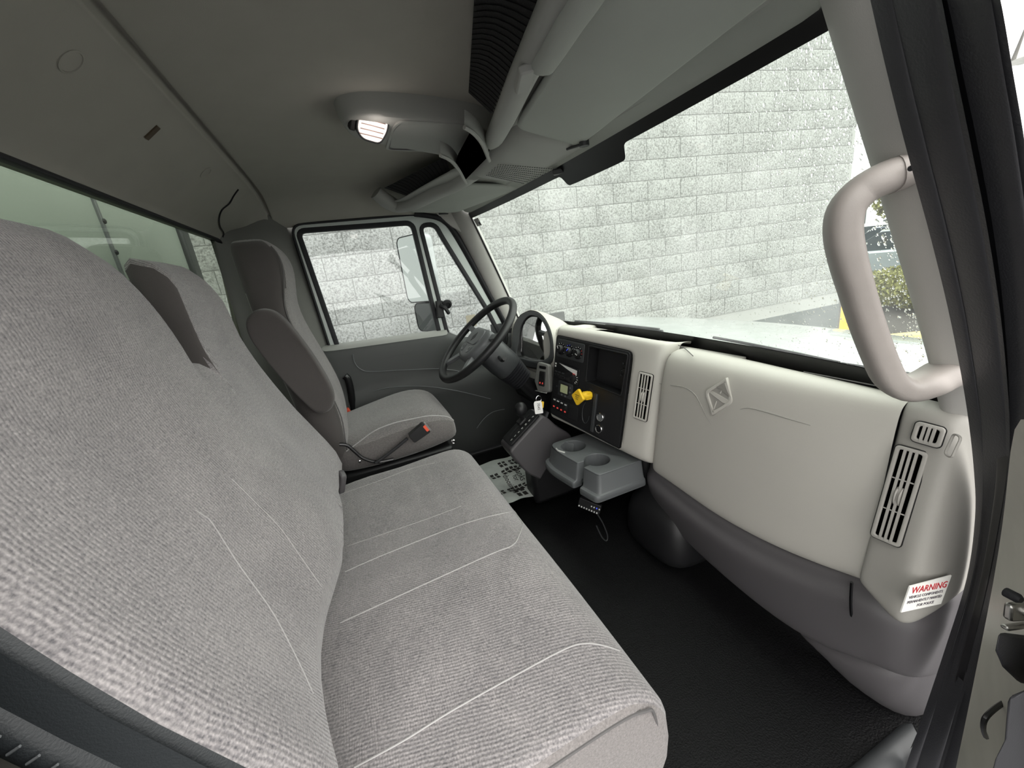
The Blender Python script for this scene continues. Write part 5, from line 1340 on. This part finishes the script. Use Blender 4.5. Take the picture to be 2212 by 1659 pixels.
# clamp stuck on the driver window's division bar
cb = thing('window_clamp', 'black clamp mount on the driver window division bar', 'clamp', tuple(aY(950, 690, 2.05)))
MC2 = fr(aY(950, 668, 2.055), (1, 0, -.1), (.25, 0, 1))
MB().prism(rrect(.036, .085, .006), -.014, .014, MC2).build('body', 'black_plastic', cb, bevel=.004)
MB().lathe([(.022, -.008), (.024, 0), (.022, .008), (.012, .010), (.010, .006)], 20, fr(aY(966, 657, 2.035), (1, 0, 0), (0, -.3, 1))).build('knob', 'black_plastic', cb)
MB().tube(smooth_path([aY(952, 660, 2.04), aY(962, 666, 2.03), aY(970, 678, 2.03)], 4), [.012]*4+[.010]*4+[.008], 8).build('lever', 'black_plastic', cb)
# beige sticker on the quarter glass
st = plate('permit_sticker', [rrect(.052, .062, .004)], fr(aY(1018, 693, 2.078), (1, 0, 0), (0, 0, 1)), -.001, .001, 'concrete')
tag(st, 'small beige square sticker on the driver quarter glass', 'sticker')

# hood
hd_ = thing('hood', 'wet white truck hood beyond the windshield', 'hood', (1.7, YC, .6))
rows = []
for X, Z, hw in [(1.02, .792, .80), (1.08, .806, .80), (1.2, .803, .80), (1.45, .764, .78), (1.8, .69, .75), (2.15, .60, .70), (2.4, .50, .66), (2.5, .40, .62)]:
    rows.append([(X, YC + hw*s, Z - .35*max(0, abs(s)-.78)**1.5*4 - .012*(1-math.cos(s*3))) for s in [-1.0, -.96, -.9, -.82, -.7, -.5, -.25, 0, .25, .5, .7, .82, .9, .96, 1.0]])
hp = MB().grid(rows).build('skin', 'white_paint', hd_, sub=1)
MB().grid([[V((X, YC + s*.80, z)) for s in (-1, -.5, 0, .5, 1)] for X, z in ((1.012, .68), (1.03, .76), (1.06, .775))]).build('cowl', 'rubber', hd_)
# wipers
for nm, lb, a, b in (('wiper', 'wet wiper arm at the base of the glass on the passenger side', (.50, .93), (.86, .925)), ('wiper', 'wiper blade tip lying at the middle of the glass', (1.10, .928), (1.62, .94))):
    t = thing(nm, lb, 'wiper', tuple(ws_point(a[0], a[1], .02)))
    pts = [ws_point(a[0] + (b[0]-a[0])*k/8, a[1] + (b[1]-a[1])*k/8, .010) for k in range(9)]
    MB().tube(pts, .004, 6).build('blade', 'rubber', t)
    MB().tube([p + V((.014, 0, -.010)) for p in pts[:6]], .005, 6).build('arm', 'charcoal', t)
# cargo box front wall behind the back window
bx_ = thing('cargo_box', 'pale green-grey front wall of the cargo box behind the cab', 'truck box', (-.62, YC, .2))
MB().box((-1.2, -.08, .2), (-.62, 2.42, 2.6)).build('front_wall', 'box_paint', bx_, bevel=.01)
MB().box((-.625, 1.662, .2), (-.612, 1.674, 2.6)).build('seam_strip', 'tray_grey', bx_, bevel=.002)
for i in range(24):
    MB().lathe([(.008, 0), (.007, .004), (.003, .006)], 8, fr((-.612, 1.67, .3 + .09*i), (0, 1, 0), (0, 0, 1))).build('rivet', 'rubber', bx_)
MB().box((-.66, 2.34, .2), (-.60, 2.44, 2.6)).build('corner_post', 'charcoal', bx_, bevel=.01)
MB().box((-.66, -.10, .2), (-.60, 0.0, 2.6)).build('corner_post', 'charcoal', bx_, bevel=.01)

# split-face block wall
WD = V((1, -.091, 0)).normalized(); WN = V((-.091, -1, 0)).normalized(); WO = V((0, 4.27, 0))
wl = thing('block_wall', 'pale split-face concrete block wall beside the truck', 'wall', (1.5, 4.2, -1.0))
BH = .2085; BL = .44; S0 = -3.2; S1 = (V((6.52, 3.677, 0)) - WO).dot(WD)
MWl = fr(WO, WD, (0, 0, 1))                  # x along the wall, y up, z towards the truck
MB().box((S0, -1.0, -.25), (S1, 4.72, -.006), MWl).build('mortar_bed', 'mortar', wl, smooth=0)
MB().box((S0, -1.0, -.02), (S1+.002, -.045, .012), MWl).build('painted_base', 'plinth', wl, smooth=0)
variants = []
for vi in range(6):
    rg = random.Random(vi); nx, ny = 9, 5; rows = []
    for j in range(ny+1):
        row = []
        for i in range(nx+1):
            edge = i in (0, nx) or j in (0, ny)
            row.append((-.5*(BL-.007) + (BL-.007)*i/nx, -.5*(BH-.007) + (BH-.007)*j/ny, .002 if edge else .005 + .007*rg.random()))
        rows.append(row)
    m_ = MB().grid(rows)
    per = [(i, 0) for i in range(nx)] + [(nx, j) for j in range(ny)] + [(i, ny) for i in range(nx, 0, -1)] + [(0, j) for j in range(ny, 0, -1)]
    k0_ = len(m_.v); lp = [j*(nx+1)+i for i, j in per]
    m_.v += [(m_.v[i][0], m_.v[i][1], -.02) for i in lp]
    n__ = len(lp); m_.f += [[lp[i], lp[(i+1) % n__], k0_+(i+1) % n__, k0_+i] for i in range(n__)]
    me = bpy.data.meshes.new('block'); me.from_pydata(m_.v, [], m_.f); bm = bmesh.new(); bm.from_mesh(me); bmesh.ops.recalc_face_normals(bm, faces=bm.faces); bm.to_mesh(me); bm.free()
    me.materials.append(MAT['split_block']); me.shade_smooth(); me.set_sharp_from_angle(angle=math.radians(50)); variants.append(me)
rg = random.Random(11); cnt = 0; rest = MB(); spots = []
nrow = int((4.72+1.0)/BH)
for j in range(nrow):
    zc = 1.376 - BH*.5 + BH*(j-11)
    if zc < -.045 + .09 or zc > 4.66: continue
    off = .112 + (BL/2 if j % 2 else 0)
    k = math.floor((S0-off)/BL)
    while True:
        xc = off + BL*(k+.5); k += 1
        if xc - BL/2 < S0: continue
        if xc > S1: break
        spots.append((xc, zc, j, S1 - (xc - BL/2)))
def seen(xc, zc):
    p = MWl @ V((xc, zc, 0)); q = p - CAM; c = q.dot(f)
    if c < .1: return 0
    u = 1106 + FPX*q.dot(r)/c; v = 829.5 + FPX*q.dot(d)/c
    inside = (650 < u < 1060 and 480 < v < 760) or (1010 < u < 1880 and 20 < v < 720 and v > 466 - .547*(u-1015) - 40) or (430 < u < 530 and 500 < v < 720)
    return (1.0 if inside else 0.0)/ (c*c)
spots.sort(key=lambda s: -seen(s[0], s[1]))
for n_i, (xc, zc, j, room) in enumerate(spots):
    me = variants[rg.randrange(6)]; wfrac = min(1.0, room/BL); flip = rg.choice((1, -1))
    L4 = MWl @ Matrix.Translation((xc - BL/2*(1-wfrac), zc, 0)) @ Matrix.Diagonal((wfrac, 1, 1, 1)) @ Matrix.Rotation(0 if flip > 0 else math.pi, 4, 'Z')
    if n_i < 295:
        o = bpy.data.objects.new('block', me); COL.objects.link(o); o.matrix_basis = L4; adopt(o, wl)
    else:
        rest.raw([v_.co for v_ in me.vertices], [tuple(q.vertices) for q in me.polygons], L4)
o = rest.build('distant_blocks', 'split_block', wl, smooth=50); o['kind'] = 'stuff'

# ground, kerb, planting bed
g = MB().grid([[(x, y, -1.0) for y in (-40, -10, 0, 5, 20, 60)] for x in (-30, -5, 0, 5, 10, 20, 90)]).build('ground', 'asphalt', smooth=0)
struct(g, 'wet grey asphalt of the parking lot', 'ground')
kb_ = MB().tube(smooth_path([(7.4, 4.2, -.93), (8.2, 3.75, -.93), (9.2, 3.2, -.93), (11, 2.4, -.93), (13, 1.6, -.93)], 6), 1.0, sec=[(-.16, -.1), (.16, -.1), (.16, .06), (.12, .1), (-.12, .1), (-.16, .06)], up=V((0, 0, 1))).build('kerb', 'kerb_yellow', smooth=40)
tag(kb_, 'tan concrete kerb edging the planting bed', 'kerb')
bd = MB().grid([[(x, y0 + (6.5-y0)*t, -.90) for t in (0, .3, .6, 1)] for x, y0 in ((7.6, 4.35), (8.3, 3.9), (9.3, 3.35), (11.1, 2.55), (13.1, 1.8))]).build('mulch_bed', 'mulch', smooth=60)
tag(bd, 'dark mulch bed under the hedge', 'mulch', kind='stuff')
bo = thing('bollard', 'yellow steel bollard just past the end of the block wall', 'bollard', (8.3, 4.55, -1.0))
MB().lathe([(.075, 0), (.075, .88), (.06, .94), (.03, .965), (.001, .97)], 20, Matrix.Translation((8.3, 4.55, -1.0))).build('post', 'bollard_yellow', bo)
def bush(name, label, cat, c, rx, ry, rz, n, seed, leaf=.05, trunk=None, m='leaf'):
    t = thing(name, label, cat, c); rg = random.Random(seed); mb = MB()
    for i in range(n):
        th = rg.random()*2*math.pi; ph = math.acos(1-2*rg.random()); rr = rg.random()**.35
        p = V((c[0] + rx*rr*math.sin(ph)*math.cos(th), c[1] + ry*rr*math.sin(ph)*math.sin(th), c[2] + rz*(1 + rr*math.cos(ph)) + (trunk or 0)))
        a = V((rg.gauss(0, 1), rg.gauss(0, 1), rg.gauss(0, 1))).normalized()*leaf; b = a.cross(V((rg.gauss(0, 1), rg.gauss(0, 1), rg.gauss(0, 1)))).normalized()*leaf*.5
        mb.raw([p-a, p-b+a*.1, p+a, p+b+a*.1], [(0, 1, 2, 3)])
    o = mb.build('foliage', m, t, smooth=0); o['kind'] = 'stuff'
    rgt = random.Random(seed+1)
    MB().tube([V(c), V((c[0]+.05, c[1], c[2] + (trunk or rz) + rz*.6))], [.05 if not trunk else .12, .02], 8).build('trunk', 'bark', t)
    return t
bush('hedge', 'low yellow-green hedge seen through the grab handle', 'hedge', (11.3, 4.75, -.90), 1.0, 1.35, .46, 9000, 4, .045)
bush('tree', 'leafy green tree far behind the parked cars', 'tree', (32, 15.0, -1.0), 1.6, 1.6, 1.5, 5000, 9, .16, 1.6)
bush('tree', 'tall pale tree near the corner of the lot', 'tree', (40, 17.5, -1.0), 2.4, 2.4, 2.0, 5000, 19, .2, 2.0)
# parked cars
def car(name, label, c, yaw, paint, L=4.9, W=1.85, truck=False):
    t = thing(name, label, 'car', c); M = Matrix.Translation(c) @ Matrix.Rotation(yaw, 4, 'Z')
    lowp = [(-L/2, .35), (-L/2, .85), (-L/2+.15, .95), (L/2-1.3, .98), (L/2-.2, .86), (L/2, .70), (L/2, .35), (L/2-.5, .25), (-L/2+.5, .25)]
    Mx = M @ Matrix(((1, 0, 0, 0), (0, 0, -1, 0), (0, 1, 0, 0), (0, 0, 0, 1)))
    MB().prism(rpoly(lowp, .08, 3), -W/2, W/2, Mx).build('body', paint, t, bevel=.08, bseg=3)
    cab = [(-L/2+.25, .93), (-L/2+.75, 1.50), (L/2-2.2, 1.55), (L/2-1.35, .95)] if not truck else [(-.3, .93), (-.15, 1.62), (.9, 1.62), (1.5, .95)]
    MB().prism(rpoly(cab, .08, 3), -W/2+.12, W/2-.12, Mx).build('cabin', 'car_glass', t, bevel=.05)
    rf = [(x*.98, z) for x, z in cab[1:3]]
    MB().box((rf[0][0], -W/2+.14, rf[0][1]-.04), (rf[1][0], W/2-.14, rf[1][1]+.03), M).build('roof', paint, t, bevel=.02)
    for sx in (-L/2+.85, L/2-.9):
        for sy in (-W/2+.10, W/2-.10):
            Mw = M @ Matrix.Translation((sx, sy, .34)) @ Matrix.Rotation(math.pi/2, 4, 'X')
            wh = MB().lathe([(.20, -.1), (.33, -.11), (.35, -.08), (.35, .08), (.33, .11), (.20, .1)], 20, Mw).build('wheel', 'tyre', t)
            MB().lathe([(.20, -.108), (.19, -.09), (.05, -.112), (.05, .112), (.19, .09), (.20, .108)], 16, Mw).build('hubcap', 'steel', wh)
    for sy in (-1, 1):
        MB().box((-L/2-.02, sy*(W/2-.28)-.14, .66), (-L/2+.03, sy*(W/2-.28)+.14, .84), M).build('tail_lamp', 'red_button', t, bevel=.01)
        MB().box((L/2-.08, sy*(W/2-.28)-.16, .62), (L/2+.02, sy*(W/2-.28)+.16, .76), M).build('head_lamp', 'silver_print', t, bevel=.01)
    return t
car('car', 'silver-grey parked car nearest beyond the hedge', (17.6, 8.55, -1.0), math.radians(115), 'car_silver')
car('car', 'dark blue parked car behind the silver one', (22.6, 11.4, -1.0), math.radians(118), 'car_navy')
car('car', 'white parked car to the right of the silver one', (21.5, 5.6, -1.0), math.radians(112), 'car_white')
car('car', 'white car in the far row of the lot', (29.0, 15.2, -1.0), math.radians(115), 'car_white')
car('pickup_truck', 'dark pickup truck in the far row of the lot', (26.5, 9.5, -1.0), math.radians(118), 'car_navy', truck=True)
# pale building far behind
fb = thing('far_building', 'pale low building far behind the parked cars', 'building', (60, 30, -1.0))
MB().box((52, 22, -1.0), (70, 44, 3.4)).build('walls', 'car_white', fb, smooth=0)
MB().box((51.8, 21.8, 3.3), (70.2, 44.2, 3.7)).build('roof_edge', 'concrete', fb, smooth=0)
for i in range(5): MB().box((51.9, 24+3.6*i, .4), (52.05, 26+3.6*i, 2.2)).build('window', 'car_glass', fb, smooth=0)
